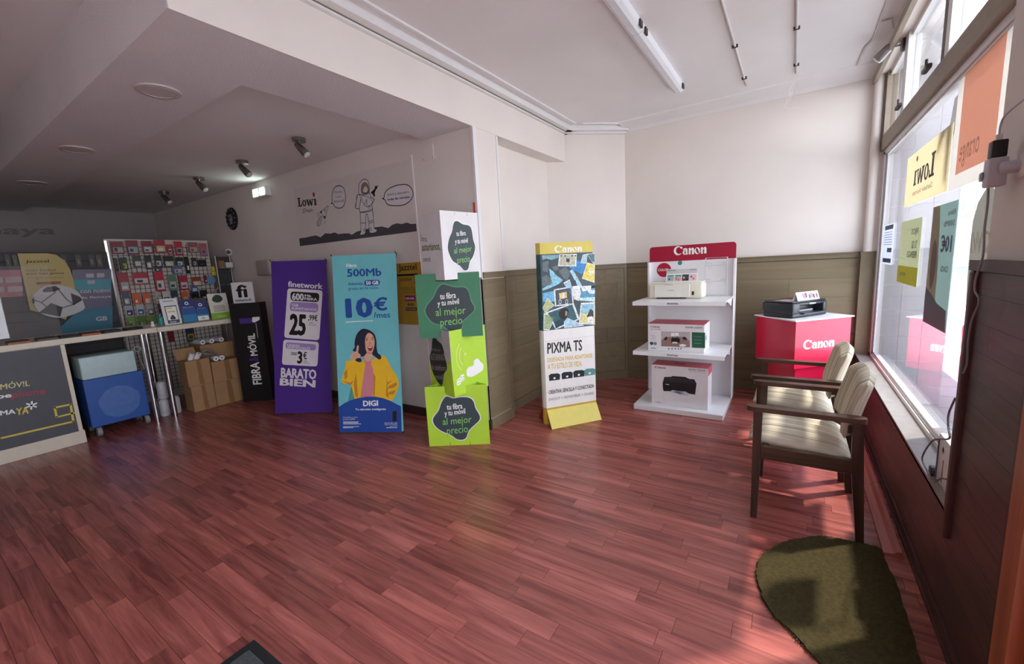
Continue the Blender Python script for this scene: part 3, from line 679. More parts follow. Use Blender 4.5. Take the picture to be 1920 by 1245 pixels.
def blob(B, t, pts, f, m_out, m_in=SLATE):
    s_ = [B.uv(*f(*p)) for p in spline(pts, 4)]; cx = sum(p[0] for p in s_)/len(s_); cy_ = sum(p[1] for p in s_)/len(s_)
    Ink(B, .0008).poly([(cx+(p[0]-cx)*1.045, cy_+(p[1]-cy_)*1.045) for p in s_]).build('blob_outline', m_out, t)
    Ink(B, .0014).poly(s_).build('blob', m_in, t, 'dark slate blob shape')
LIME = pm('#b4dc3c', .5); DGRN = pm('#3f7f5e', .5); BWHT = pm('#e6e4e6', .5)
t, B = card_box_A('lime green cardboard box standing on the floor, lowest of the stacked four', 0.001, .53, LIME, True, False)
blob(B, t, [(245, 735), (205, 790), (180, 860), (135, 920), (130, 960), (155, 1005), (200, 1040), (255, 1065), (300, 1085), (340, 1115), (385, 1122), (425, 1105), (450, 1040), (500, 990), (545, 945), (545, 900), (510, 840), (490, 775), (450, 745), (380, 740), (310, 750)], h5, BWHT)
Ink(B, .0022).quadtext('tu fibra', h5(250, 803), h5(391, 790), h5(254, 855), .02).quadtext('y tu móvil', h5(230, 862), h5(417, 838), h5(234, 925), .02).build('lettering', WTX, t)
Ink(B, .0022).quadtext('al mejor', h5(213, 930), h5(473, 905), h5(218, 1010), .01).quadtext('precio', h5(253, 1013), h5(440, 992), h5(258, 1095), .01).build('lettering', GTXT, t)
t, BL_, BR_ = card_box_B('lime and grey cardboard box with a white cloud, third from the top of the tower', .462, 1.012, mat('#b9b6b8', .6, var=.03), LIME)
Ink(BL_, .0006).poly([(0, 0), (BL_.uv(*h5(300, 400))[0], 0), (BL_.uv(*h5(290, 390))[0]-.005, BL_.uv(*h5(288, 400))[1]), BL_.uv(*h5(230, 470)), BL_.uv(*h5(150, 560)), BL_.uv(*h5(95, 360))]).build('green_corner', LIME, t)
blob(BL_, t, [(140, 210), (125, 240), (118, 320), (103, 380), (108, 430), (125, 500), (150, 560), (175, 600), (205, 628), (218, 590), (225, 530), (250, 490), (248, 440), (232, 380), (222, 320), (205, 270), (175, 245)], h5, SLATE, pm('#1c2123', .5))
Ink(BL_, .0022).quadtext('tu Operador', h5(120, 298), h5(202, 308), h5(120, 328), .01).quadtext('ASTURIANO', h5(108, 350), h5(232, 352), h5(110, 408), .0).quadtext('de telefonía', h5(112, 440), h5(246, 452), h5(113, 492), .0).quadtext('móvil', h5(150, 530), h5(216, 535), h5(152, 580), 0).build('lettering', pm('#8f9496'), t)
k = Ink(BR_, .001)
for rr_, a0 in ((.030, 0), (.058, 0), (.088, 0)):
    c0 = BR_.uv(*h5(417, 352)); k.line([(c0[0]-rr_*1.1*math.cos(math.radians(a)), c0[1]+rr_*1.5*math.sin(math.radians(a))-.2*rr_) for a in range(-55, 60, 10)], .011)
c0 = BR_.uv(*h5(417, 352)); k.ell(c0[0], c0[1], .010, .012)
k.build('signal_mark', pm('#d3ea7c', .5), t)
cl = [(520, 395), (495, 415), (490, 455), (450, 470), (430, 500), (435, 550), (470, 558), (505, 545), (545, 520), (578, 490), (578, 445), (550, 420), (540, 400)]
Ink(BR_, .001).px([h5(*p) for p in spline(cl, 4)]).build('cloud_mark', WTX, t)
Ink(BR_, .001).rq([h5(340, 585), h5(375, 560), h5(378, 625), h5(344, 640)], .01).rq([h5(372, 545), h5(408, 530), h5(410, 590), h5(376, 605)], .01).build('mask_mark', WTX, t)
k = Ink(BR_, .0018)
for a_, b_ in ((350, 590), (385, 560)): k.ell(*BR_.uv(*h5(a_, b_)), .007, .006).ell(*BR_.uv(*h5(a_+16, b_-6)), .007, .006).linepx([h5(a_, b_+24), h5(a_+10, b_+28), h5(a_+18, b_+16)], .005)
k.build('mask_mark', LIME, t)
t, B = card_box_A('dark green cardboard box, second from the top of the tower', .947, 1.472, DGRN, True, True)
blob(B, t, [(285, 735), (245, 770), (205, 850), (150, 920), (133, 980), (165, 1040), (210, 1080), (265, 1095), (310, 1120), (365, 1155), (430, 1150), (462, 1110), (470, 1060), (520, 1015), (565, 970), (568, 930), (540, 880), (520, 800), (480, 760), (400, 760), (340, 745)], h4, pm('#5c9a78'))
Ink(B, .0022).quadtext('tu fibra', h4(262, 815), h4(405, 800), h4(265, 870), .02).quadtext('y tu móvil', h4(240, 880), h4(433, 858), h4(243, 945), .02).build('lettering', WTX, t)
Ink(B, .0022).quadtext('al mejor', h4(222, 950), h4(492, 928), h4(228, 1040), .01).quadtext('precio', h4(265, 1045), h4(462, 1022), h4(270, 1130), .01).build('lettering', GTXT, t)
t, BL_, BR_ = card_box_B('white cardboard box on top of the tower of stacked boxes', 1.42, 1.955, BWHT, BWHT)
blob(BR_, t, [(415, 165), (385, 185), (370, 260), (345, 320), (332, 400), (345, 460), (375, 520), (410, 545), (445, 570), (480, 607), (515, 595), (530, 530), (560, 480), (578, 400), (560, 330), (545, 240), (520, 205), (470, 195)], h4, WTX)
Ink(BR_, .0022).quadtext('tu fibra', h4(407, 255), h4(492, 250), h4(409, 300), .02).quadtext('y tu móvil', h4(396, 325), h4(510, 315), h4(398, 385), .02).build('lettering', WTX, t)
Ink(BR_, .0022).quadtext('al mejor', h4(387, 405), h4(544, 385), h4(390, 475), .01).quadtext('precio', h4(415, 490), h4(528, 475), h4(418, 565), .01).build('lettering', GTXT, t)
Ink(BL_, .001).quadtext('Somos', h4(88, 290), h4(145, 298), h4(92, 345), .0).quadtext('asturianos,', h4(100, 370), h4(266, 355), h4(104, 445), .02).build('lettering', pm('#6d7350'), t)
Ink(BL_, .001).quadtext('como tú', h4(110, 487), h4(176, 483), h4(113, 530), .01).build('lettering', SLATE, t)
Ink(BR_).rpx(h4(392, 85), h4(396, 110)).rpx(h4(503, 92), h4(507, 118)).build('slit', M_black, t)

# ================================================================== PHOTO TOTEM
F0 = Vector((*fl(1025.4, 769.7, .14), 0)); F1 = Vector((*fl(1117.8, 754, .14), 0)); fd = (F1-F0).normalized(); fb = Vector((-fd.y, fd.x, 0)); TWd = (F1-F0).length
t = thing('display_totem', 'tall yellow and white cardboard totem with a photo collage', 'totem', tuple((F0+F1)/2))
B = Board(F0, fd, Zv); TZ = 1.69
sect = [F0]+[F0+fb*.11*math.sin(a)-fd*.022*math.sin(2*a) for a in (math.radians(x) for x in (18, 36, 54, 72, 90))]
sect = [F1, F0]+[F0-fd*(.018*math.sin(PI*i/6))+fb*(.10*i/6) for i in range(1, 7)]+[F1+fd*(.018*math.sin(PI*i/6))+fb*(.10*i/6) for i in range(6, 0, -1)]
sect = [(p.x, p.y) for p in sect][::-1]
put('upper_body', MB().prism(sect, .90, 1.59), mat('#33525c', .5, var=.5, scale=9), t)
put('top_band', MB().prism(sect, 1.59, TZ), mat('#d8c65a', .5, var=.03), t)
put('lower_body', MB().prism(sect, .16, .90), pm('#e9e7e4', .5), t)
put('foot_band', MB().prism(sect, 0.001, .16), mat('#c9a440', .5, var=.04), t)
g0, g1 = Vector((*fl(1034.8, 805.7), 0)), Vector((*fl(1128, 787), 0))
fp = MB(); q = [F0+Zv*.14, F1+Zv*.14, g1, g0]; nf = (g0-F0-Zv*.14).cross(fd).normalized()*.004
fp.add([p for p in q]+[p+nf for p in q], [(3, 2, 1, 0), (4, 5, 6, 7), (0, 1, 5, 4), (1, 2, 6, 5), (2, 3, 7, 6), (3, 0, 4, 7)])
put('front_flap', fp, mat('#e0d06a', .5, var=.03), t)
bq = [F0+fb*.10+Zv*.12, F0+fb*.10-fd*.0, F0+fb*.20-fd*.03]
put('rear_flap', MB().add([F0+fb*.103+Zv*.14, F1+fb*.103+Zv*.14, F1+fb*.21+Zv*.001, F0+fb*.21+Zv*.001, F0+fb*.107+Zv*.14, F1+fb*.107+Zv*.14, F1+fb*.214+Zv*.001, F0+fb*.214+Zv*.001], [(0, 1, 2, 3), (7, 6, 5, 4), (0, 4, 5, 1), (1, 5, 6, 2), (2, 6, 7, 3), (3, 7, 4, 0)]), mat('#b5483f', .5), t)
r_ = lambda x, y: (980+x/3.194, 430+y/3.194)
v_ = lambda x, y: (1000+x/6.915, 450+y/6.915)
k = Ink(B, .0015); a_ = B.uv(*v_(270, 75)); b2 = B.uv(*v_(630, 150)); k.fit(CANON, a_[0], b2[0], b2[1], a_[1]); k.build('lettering', WTX, t, 'white logo lettering')
def ph(pts, col, off): Ink(B, off).px([v_(*p) for p in pts]).build('photo_print', mat(col, .4, var=.32, scale=55), t)
ph([(98, 195), (330, 190), (470, 350), (500, 560), (390, 600), (120, 680), (110, 400)], '#32434a', .0009)
ph([(110, 200), (330, 190), (320, 230), (230, 260), (170, 240), (120, 260)], '#7fa9b4', .0013)
ph([(205, 370), (250, 400), (300, 460), (385, 520), (330, 570), (200, 630), (120, 660), (118, 630), (240, 560), (215, 450)], '#8cc6dc', .0013)
for pts in ([(110, 480), (170, 450), (240, 520), (230, 580), (120, 610)], [(330, 400), (420, 350), (480, 420), (440, 530), (380, 480)], [(240, 350), (310, 330), (330, 390), (270, 400)], [(120, 290), (200, 270), (190, 420), (120, 400)]): ph(pts, '#5d6b70', .0015)
ph([(475, 270), (690, 270), (660, 420), (620, 440), (470, 360)], '#2e86c8', .0013)
ph([(560, 380), (640, 520), (797, 560), (797, 620), (640, 640), (540, 470)], '#46555c', .0013)
ph([(470, 400), (510, 380), (630, 590), (600, 640)], '#a9d2e8', .0016)
ph([(120, 690), (270, 660), (270, 800), (125, 800)], '#6fb4dc', .0013)
ph([(620, 590), (797, 590), (797, 800), (600, 790)], '#4f95b4', .0013)
ph([(610, 600), (750, 590), (745, 640), (640, 670)], '#e3edf0', .0016); ph([(690, 640), (797, 650), (797, 700), (720, 690)], '#dfe9ec', .0018); ph([(600, 750), (797, 740), (797, 800), (600, 780)], '#c8e2ea', .0016)
def framed(pts, fill, border='#eef0ea', off=.002, f=.86):
    ph(pts, border, off); cx = sum(p[0] for p in pts)/4; cy_ = sum(p[1] for p in pts)/4
    ph([(cx+(p[0]-cx)*f, cy_+(p[1]-cy_)*f) for p in pts], fill, off+.0005)
framed([(335, 185), (562, 180), (555, 342), (318, 340)], '#b9b9a6'); ph([(425, 240), (470, 240), (465, 290), (425, 285)], '#2b2f33', .003)
for x_ in (360, 410, 500, 545): Ink(B, .003).ell(*B.uv(*v_(x_, 205)), .007, .008, 12).build('photo_print', INK, t)
framed([(640, 190), (700, 180), (690, 305), (610, 300)], '#a7c9cf'); framed([(690, 180), (797, 170), (797, 300), (760, 285)], '#46707a')
framed([(695, 290), (797, 318), (790, 555), (628, 500)], '#e3cf55', '#f0ecc8'); ph([(730, 360), (760, 390), (790, 360), (785, 420), (735, 480), (715, 410)], '#f3ecc0', .003)
framed([(265, 640), (500, 600), (525, 835), (278, 862)], '#3b4d57'); ph([(330, 690), (430, 670), (435, 750), (340, 765)], '#e8c675', .003); ph([(370, 690), (400, 685), (405, 755), (375, 760)], '#d9ecf4', .0032)
for x_ in (345, 430): Ink(B, .0033).ell(*B.uv(*v_(x_, 800)), .014, .022, 16, .75).build('photo_print', WTX, t)
framed([(388, 555), (470, 510), (520, 690), (490, 720)], '#9fc7e0'); ph([(505, 600), (600, 590), (615, 690), (590, 790), (530, 770), (500, 680)], '#eef1f1', .003); ph([(500, 540), (545, 520), (555, 570), (510, 590)], '#3a3f44', .0032); ph([(520, 790), (620, 800), (610, 860), (540, 850)], '#3d4347', .0018)
framed([(118, 880), (185, 750), (272, 850), (150, 945)], '#b6bf8a', '#d9dcc0')
framed([(135, 945), (285, 992), (205, 1170), (130, 1168)], '#9db28a')
framed([(155, 940), (520, 810), (600, 1030), (290, 1160)], '#2f5f68', '#dfe9ea')
Ink(B, .003).px([v_(*p) for p in spline([(330, 930), (400, 880), (455, 905), (440, 980), (400, 1035), (345, 1010)], 4)]).build('photo_print', INK, t); ph([(415, 915), (440, 930), (435, 975), (410, 985)], '#b88c70', .0034); ph([(265, 1060), (380, 1020), (400, 1080), (290, 1150)], '#173c4a', .0032)
framed([(615, 815), (797, 805), (797, 1098), (588, 1090)], '#8fc0d4', '#e8eedd'); ph([(620, 950), (780, 960), (790, 1075), (605, 1070)], '#dfd58e', .003); ph([(690, 990), (740, 890), (775, 920), (780, 990), (720, 1030)], '#3a2f2c', .0034); ph([(700, 1000), (760, 985), (780, 1070), (690, 1070)], '#efeade', .0036)
framed([(440, 1008), (660, 1108), (400, 1142), (395, 1060)], '#a9cfe0', '#e4eef2', .0036)
k = Ink(B, .0015); k.quadtext('PIXMA TS', r_(146, 680), r_(355, 660), r_(148, 747), .028); k.quadtext('CREATIVA, SENCILLA Y CONECTADA', r_(156, 965), r_(425, 925), r_(157, 992), .02); k.build('lettering', pm('#241f20'), t)
Ink(B, .0015).quadtext('DISEÑADA PARA ADAPTARSE', r_(148, 765), r_(417, 736), r_(149, 797), .015).quadtext('A TU ESTILO DE VIDA.', r_(149, 807), r_(356, 786), r_(150, 840), .015).build('lettering', pm('#d9b83a'), t)
Ink(B, .0015).quadtext('SHOOT > REMEMBER > SHARE', r_(155, 1012), r_(425, 972), r_(156, 1028), 0).build('lettering', pm('#777777'), t)
for i, (x_, y_) in enumerate(((156, 875), (232, 865), (302, 855), (367, 845))):
    dk = pm('#1d2427' if i < 3 else '#5d8f8b'); Ink(B, .0015).px([r_(x_, y_), r_(x_+14, y_-10), r_(x_+56, y_-13), r_(x_+68, y_-6), r_(x_+66, y_+25), r_(x_+3, y_+33)]).build('printer_print', dk, t)
    Ink(B, .002).px([r_(x_+28, y_+12), r_(x_+40, y_+10), r_(x_+40, y_+20), r_(x_+28, y_+22)]).build('printer_print', WTX, t)
Ink(B, .001).rect(0, TWd, .80, .8025).rect(0, TWd, .31, .312).build('seam', pm('#bcb8b4'), t)

# ================================================================== PRINTER DISPLAY SHELF
M_shw = mat('#e9e8ea', .3, var=.015, scale=4); SX0, SX1, SY0, SYB = -1.303, -.482, 4.10, 4.76
t = thing('display_shelf', 'white shop display stand with red header and two shelves', 'shelf', ((SX0+SX1)/2, SYB-.3, 0))
put('base', MB().rbox(SX0, SX1, SY0, SYB, .001, .055, .004, 1), M_shw, t)
put('back_panel', MB().box(SX0-.01, SX1+.005, SYB-.015, SYB+.01, .055, 1.46), M_shw, t)
B = Board((SX0-.01, SYB-.015, 0), (1, 0, 0), (0, 0, 1)); BW = SX1-SX0+.015
hp = MB(); panel(hp, B, [(0, 1.46), (BW, 1.46)]+[(BW-.03+.03*math.cos(a), 1.59+.03*math.sin(a)) for a in (0, .4, .8, 1.2, 1.57)]+[(.03+.03*math.cos(a), 1.59+.03*math.sin(a)) for a in (1.57, 1.97, 2.37, 2.77, 3.14)], .025, .001)
o = put('header', hp, mat('#a31135', .35, var=.02), t)
k = Ink(B, .003); s_ = lambda x, y: (1180+x/7.782, 440+y/7.782); a_ = B.uv(*s_(650, 180)); b2 = B.uv(*s_(1125, 270)); k.fit(CANON, a_[0], b2[0], b2[1]-.004, a_[1]+.006); k.build('lettering', WTX, o)
put('side_panel', MB().box(SX0-.012, SX0+.004, SYB-.09, SYB, .055, 1.46), M_shw, t)
put('side_panel', MB().box(SX1-.004, SX1+.012, SYB-.09, SYB, .055, 1.46).box(SX1+.002, SX1+.006, SYB-.13, SYB-.09, .06, 1.05), M_shw, t)
for z_ in (1.093, .603):
    o = put('shelf_board', MB().box(SX0, SX1, SY0+.0, SYB-.03, z_-.012, z_).add([(SX0, SY0, z_), (SX1, SY0, z_), (SX1, SY0-.006, z_-.036), (SX0, SY0-.006, z_-.036), (SX0, SY0+.012, z_-.002), (SX1, SY0+.012, z_-.002), (SX1, SY0+.006, z_-.036), (SX0, SY0+.006, z_-.036)], [(3, 2, 1, 0), (4, 5, 6, 7), (0, 1, 5, 4), (2, 3, 7, 6), (0, 4, 7, 3), (1, 2, 6, 5)]), M_shw, t)
    Bz = Board((SX0, SY0-.004, z_-.036), (1, 0, 0), (0, 0, 1)); Ink(Bz, .003).tuv('PIXMA', .33, .43, .010, .026, .02).build('lettering', pm('#3c3c40'), o)
    put('bracket', MB().prism([(SYB-.03, z_-.013), (SYB-.03, z_-.12), (SY0+.2, z_-.013)], SX1-.02, SX1-.012, Matrix(((0, 0, 1, 0), (1, 0, 0, 0), (0, 1, 0, 0), (0, 0, 0, 1)))), M_shw, t)
    put('bracket', MB().prism([(SYB-.03, z_-.013), (SYB-.03, z_-.12), (SY0+.2, z_-.013)], SX0+.012, SX0+.02, Matrix(((0, 0, 1, 0), (1, 0, 0, 0), (0, 1, 0, 0), (0, 0, 0, 1)))), M_shw, t)
c0 = B.uv(*s_(505, 515)); Ink(B, .002).ell(c0[0], c0[1], .075, .075).build('disc_print', mat('#b0173a', .35, var=.02), t)
c1 = B.uv(*s_(740, 412)); Ink(B, .002).ell(c1[0], c1[1], .022, .022).build('disc_print', pm('#1f8b8a'), t)
Ink(B, .003).tuv('COLOR', c0[0]-.062, c0[0]+.05, c0[1]-.012, c0[1]+.016, .02).build('lettering', WTX, t)
M_wirew = mat('#c6c8ce', .35, var=.02)
# wire brochure holder
wh = thing('brochure_holder', 'empty white wire brochure holder on the upper shelf of the display', 'holder', (-.62, SYB-.06, 1.093))
def UZ(px, py, Y): return onY(px, py, Y)
x0, x1, zt = -.742, -.545, 1.475; yy = SYB-.07
fr = MB().tube([(x0, yy, 1.10), (x0, yy, zt), (x1, yy, zt), (x1, yy, 1.10), (x0, yy, 1.10)], .005, 6); put('frame', fr, M_wirew, wh)
for z_ in (1.40, 1.24):
    for x_ in (x0+.03, x1-.03): put('clip', MB().tube([(x_-.04, yy-.05, z_+.01), (x_-.03, yy-.005, z_+.025), (x_+.03, yy-.005, z_+.02), (x_+.03, yy-.03, z_+.015), (x_+.03, yy-.03, z_-.03)], .0028, 5).tube([(x_+.01, yy-.03, z_+.012), (x_+.01, yy-.03, z_-.03)], .0028, 5), M_wirew, wh)
    put('cross_wire', MB().tube([(x0, yy-.002, z_), (x1, yy-.002, z_)], .0028, 5), M_wirew, wh)
# white printer on the upper shelf
M_ivory = mat('#ded9c6', .35, var=.02, scale=5); M_ivl = mat('#e3e0d6', .4, var=.02)
t = thing('printer', 'ivory inkjet printer on the upper shelf of the display', 'printer', (-.97, 4.55, 1.094))
put('body', MB().rbox(-1.232, -.718, 4.40, 4.62, 1.094, 1.245, .022, 4), M_ivory, t, smooth=50)
put('lid', MB().rbox(-1.222, -.728, 4.415, 4.615, 1.243, 1.258, .006, 2), M_ivl, t, smooth=50)
put('tray_door', MB().rbox(-1.17, -.835, 4.392, 4.40, 1.108, 1.232, .003, 1), M_ivl, t)
put('lid_grip', MB().rbox(-1.06, -.98, 4.386, 4.42, 1.238, 1.247, .003, 1), M_ivl, t)
put('card_slot', MB().rbox(-.815, -.795, 4.394, 4.403, 1.13, 1.165, .002, 1), M_black, t)
put('slot', MB().box(-1.15, -.87, 4.393, 4.405, 1.096, 1.104), M_black, t)
Bp = Board((-1.17, 4.392, 1.108), (1, 0, 0), (0, 0, 1)); k = Ink(Bp, .001); k.fit(CANON, .13, .19, .066, .076); k.build('lettering', pm('#8d8d8d'), t)
# tent card on the printer
def tent_card(label, O, U, w_, h_, back, strips):
    O = Vector(O); U = Vector(U).normalized(); Nn = Vector((-U.y, U.x, 0))
    t = thing('tent_card', label, 'sign', tuple(O+U*w_/2)); top = Nn*back+Zv*h_
    B = Board(O, U, top); L_ = top.length
    put('front_leaf', panel(MB(), B, rrect(0, w_, 0, L_), .001), WTX, t)
    B2 = Board(O+U*w_+Nn*back*2, -U, Zv*h_-Nn*back); put('back_leaf', panel(MB(), B2, rrect(0, w_, 0, L_), .001), WTX, t)
    strips(B, t, w_, L_); return t
def strip1(B, t, w_, L_):
    Ink(B).rect(0, w_, L_*.62, L_*.98).build('grey_band', pm('#c9c8c9'), t)
    Ink(B, .0014).tuv('MEGATANK', .01, .09, L_*.84, L_*.93, .02).tuv('PIXMA', w_-.07, w_-.01, L_*.86, L_*.93, .02).build('lettering', pm('#4a4a4e'), t)
    Ink(B, .0014).rect(.01, .075, L_*.40, L_*.52).rect(.085, .145, L_*.40, L_*.52).build('green_tab', pm('#2d9b86'), t)
    for i, c_ in enumerate(('#9fb4b8', '#cfa9b4', '#4c4546', '#e7c3cb')): Ink(B, .0011).rect(.01+i*w_*.245, .01+i*w_*.245+w_*.22, L_*.05, L_*(.38 if i < 2 else .55)).build('picture', pm(c_), t)
    for i, (u_, v__) in enumerate(((.03, .2), (.10, .22), (.12, .12), (.17, .3), (.2, .15), (.24, .35), (.26, .2))): Ink(B, .0018).ell(u_, L_*v__, .008, .010, 10).build('picture', pm(('#43525a', '#d05a70', '#c8717f', '#e8d4cc', '#222')[i % 5] if i % 5 != 4 else '#222226'), t)
tent_card('white tent card with small pictures standing on the ivory printer', (-1.075, 4.47, 1.2585), (1, 0, 0), .29, .125, .03, strip1)
# printer cartons
def carton(name, label, x0, x1, y0, y1, z0, z1, m_top, yaw=0):
    t = thing(name, label, 'box', ((x0+x1)/2, (y0+y1)/2, z0)); put('carton_body', MB().box(x0, x1, y0, y1, z0, z1-.003), pm('#e4e1e3', .45), t)
    put('carton_lid', MB().box(x0-.001, x1+.001, y0-.001, y1+.001, z1-.003, z1), m_top, t); return t, Board((x0, y0, z0), (1, 0, 0), (0, 0, 1)), Board((x1, y0, z0), (0, 1, 0), (0, 0, 1))
RED = pm('#b5243f', .45); cc = lambda x, y: (1200+x/5.656, 560+y/5.656)
M_lid = pm('#c24f5f', .45)
t, B, Bs = carton('printer_carton', 'wide white printer carton with red top on the middle shelf', -1.178, -.665, 4.19, 4.50, .604, .872, M_lid)
k = Ink(B); a_ = B.uv(*cc(112, 287)); b2 = B.uv(*cc(208, 308)); k.fit(CANON, a_[0], b2[0], b2[1], a_[1]); k.build('lettering', RED, t)
Ink(B).quadtext('PIXMA G3570', cc(483, 294), cc(660, 300), cc(483, 312), .02).quadtext('Zero cartridge', cc(112, 318), cc(220, 320), cc(112, 328), .015).build('lettering', pm('#4b4b50'), t)
Ink(B).px([cc(226, 347), cc(530, 353), cc(530, 517), cc(226, 505)]).build('picture', pm('#b9b2b6'), t)
Ink(B, .0012).px([cc(227, 440), cc(270, 405), cc(480, 405), cc(529, 455), cc(529, 516), cc(227, 503)]).build('picture', pm('#94756c'), t)
Ink(B, .0016).px([cc(330, 425), cc(345, 415), cc(412, 415), cc(424, 428), cc(422, 468), cc(332, 465)]).px([cc(258, 420), cc(285, 400), cc(290, 430), cc(262, 445)]).px([cc(455, 405), cc(490, 410), cc(498, 440), cc(458, 430)]).rpx(cc(344, 385), cc(350, 415)).rpx(cc(394, 385), cc(400, 415)).build('picture', INK, t)
Ink(B, .002).px([cc(345, 458), cc(395, 460), cc(398, 474), cc(342, 472)]).px([cc(415, 490), cc(450, 480), cc(495, 492), cc(470, 508), cc(425, 505)]).rpx(cc(330, 362), cc(365, 400)).rpx(cc(370, 362), cc(410, 395)).build('picture', WTX, t)
Ink(B).px([cc(550, 355), cc(690, 360), cc(690, 525), cc(550, 520)]).build('green_panel', pm('#215c43'), t)
Ink(B, .0012, True).rpx(cc(572, 400), cc(655, 406)).rpx(cc(572, 435), cc(655, 442)).rpx(cc(572, 470), cc(655, 478)).build('fine_print', pm('#8db8a0'), t)
Ink(B).ell(*B.uv(*cc(123, 474)), .017, .017).build('badge', pm('#37474c'), t); Ink(B).ell(*B.uv(*cc(161, 476)), .016, .016).build('badge', pm('#5d8a86'), t)
o = Ink(B, .0008, True); [o.rpx(cc(112, y_), cc(x_, y_+4)) for y_, x_ in ((388, 155), (398, 180), (408, 175), (418, 160), (436, 168))]; [o.rpx(cc(x_, 522), cc(x_+14, 540)) for x_ in (298, 333, 368, 400, 428)]; o.rpx(cc(115, 518), cc(168, 530)); o.build('fine_print', pm('#77777c'), t)['kind'] = 'stuff'
Ink(Bs).rect(.05, .12, .08, .2).build('picture', pm('#d8d8da'), t); Ink(Bs, .0012).ell(.09, .13, .02, .025).build('picture', INK, t)
t, B, Bs = carton('printer_carton', 'tall white printer carton picturing a black printer on the display base', -1.142, -.625, 4.185, 4.40, .056, .462, pm('#c96a77', .45))
k = Ink(B); a_ = B.uv(*cc(155, 714)); b2 = B.uv(*cc(272, 745)); k.fit(CANON, a_[0], b2[0], b2[1], a_[1]); k.build('lettering', RED, t)
Ink(B).quadtext('PIXMA TS3550i', cc(514, 742), cc(690, 754), cc(514, 758), .02).quadtext('Print  Copy  Scan  Wi-Fi', cc(525, 765), cc(688, 776), cc(525, 775), .01).build('lettering', pm('#5b5b60'), t)
Ink(B).px([cc(*p) for p in [(240, 895), (258, 830), (330, 828), (345, 820), (480, 830), (520, 850), (575, 855), (600, 900), (585, 1018), (520, 1008), (480, 985), (250, 980), (243, 950)]]).build('printer_print', pm('#1b1b1e', .4), t)
Ink(B, .0012).px([cc(*p) for p in [(250, 870), (262, 838), (320, 835), (500, 850), (560, 862), (590, 900), (420, 890)]]).build('printer_print', pm('#2e2e33', .4), t)
Ink(B, .0014).px([cc(*p) for p in [(322, 990), (340, 968), (505, 995), (518, 1030), (440, 1025)]]).build('printer_print', pm('#c2c8d8'), t); Ink(B, .0016).px([cc(272, 904), cc(310, 908), cc(310, 914), cc(272, 910)]).build('lettering', WTX, t)
Ink(B, .0018).px([cc(350, 985), cc(400, 980), cc(470, 1005), cc(420, 1010)]).build('printer_print', pm('#5d6a86'), t)
Ink(B, .0008).linepx([cc(157, 1042), cc(256, 1048), cc(256, 1112), cc(157, 1104)], .0012, True).build('fine_print', pm('#999999'), t); Ink(B).quadtext('WIRELESS', cc(164, 1090), cc(220, 1094), cc(164, 1100), .015).build('lettering', RED, t)
Ink(Bs).rect(.0, .215, .33, .405).build('red_corner', pm('#c4586a'), t)
put('handle_slot', MB().rbox(-.95, -.85, 4.27, 4.30, .461, .4635, .001, 1), pm('#7d2532'), t)

# ================================================================== RED PRINTER STAND IN THE CORNER
L_, Fp, Rr = Vector((-.286, 4.81, 0)), Vector((.038, 4.435, 0)), Vector((.455, 4.86, 0)); Bk = L_+Rr-Fp; Bk.y = min(Bk.y, 5.20)
M_red = mat('#c9183f', .3, var=.02, scale=3, coat=.2); sq = [L_, Fp, Rr, Bk]; ctr = sum(sq, Vector())/4
t = thing('display_stand', 'red cube display stand in the corner beside the window', 'stand', tuple(ctr))
ins = lambda f: [((p-ctr)*f+ctr) for p in sq]
put('cube', MB().prism([(p.x, p.y) for p in sq], .455, .885), M_red, t)
put('pedestal', MB().prism([(p.x, p.y) for p in ins(.80)], .001, .455), M_red, t)
put('top_sheet', MB().prism([(p.x, p.y) for p in ins(1.06)], .885, .895), pm('#ececee', .35), t)
B = Board(Fp+Zv*.455, Rr-Fp, Zv); k = Ink(B, .001); kk = lambda x, y: (1370+x/4.445, 520+y/4.445); a_ = B.uv(*kk(605, 545)); b2 = B.uv(*kk(940, 600)); k.fit(CANON, a_[0], a_[0]+.335, .17, .255); k.build('lettering', WTX, t)
Ink(B, .001).rect(0, (Rr-Fp).length, .045, .048).build('seam', pm('#8e1030'), t)
# black printer
pF = Vector((*fl(1486, 598, .895), .895)); pR = Vector((*fl(1557, 588, .895), .895)); pd = (pR-pF).normalized(); pn = Vector((-pd.y, pd.x, 0)); PW, PD = .47, .29
Mp = Matrix((( pd.x, pn.x, 0, pF.x), (pd.y, pn.y, 0, pF.y), (0, 0, 1, .896), (0, 0, 0, 1)))
M_bk = mat('#1f2227', .38, var=.06); M_bk2 = mat('#2b2e34', .3, var=.05)
t = thing('printer', 'black inkjet printer on the red display stand', 'printer', tuple(pF+pd*PW/2+pn*PD/2))
put('body', MB().rbox(0, PW, 0, PD, .0, .04, .012, 2, Mp).rbox(0, .10, 0, PD, .03, .135, .015, 3, Mp).rbox(PW-.05, PW, 0, PD, .03, .135, .015, 3, Mp).rbox(.05, PW-.03, .09, PD, .03, .135, .01, 2, Mp).rbox(.02, PW-.02, .0, PD, .108, .135, .01, 2, Mp), M_bk, t, smooth=50)
put('scanner_lid', MB().rbox(.005, PW-.005, .01, PD-.005, .136, .150, .006, 2, Mp), M_bk2, t, smooth=50)
put('output_tray', MB().rbox(.11, PW-.06, -.03, .09, .030, .042, .003, 1, Mp), M_bk2, t)
put('paper_guide', MB().box(.14, .36, .06, .085, .045, .06, Mp), mat('#8d9096', .5), t)
put('rear_tray', MB().box(.03, PW-.03, PD, PD+.03, .06, .13, Mp), M_bk, t)
Bp = Board(pF+Zv*.112, pd, Zv); k = Ink(Bp, .0015); k.fit(CANON, .22, .30, .003, .018); k.build('lettering', WTX, t)
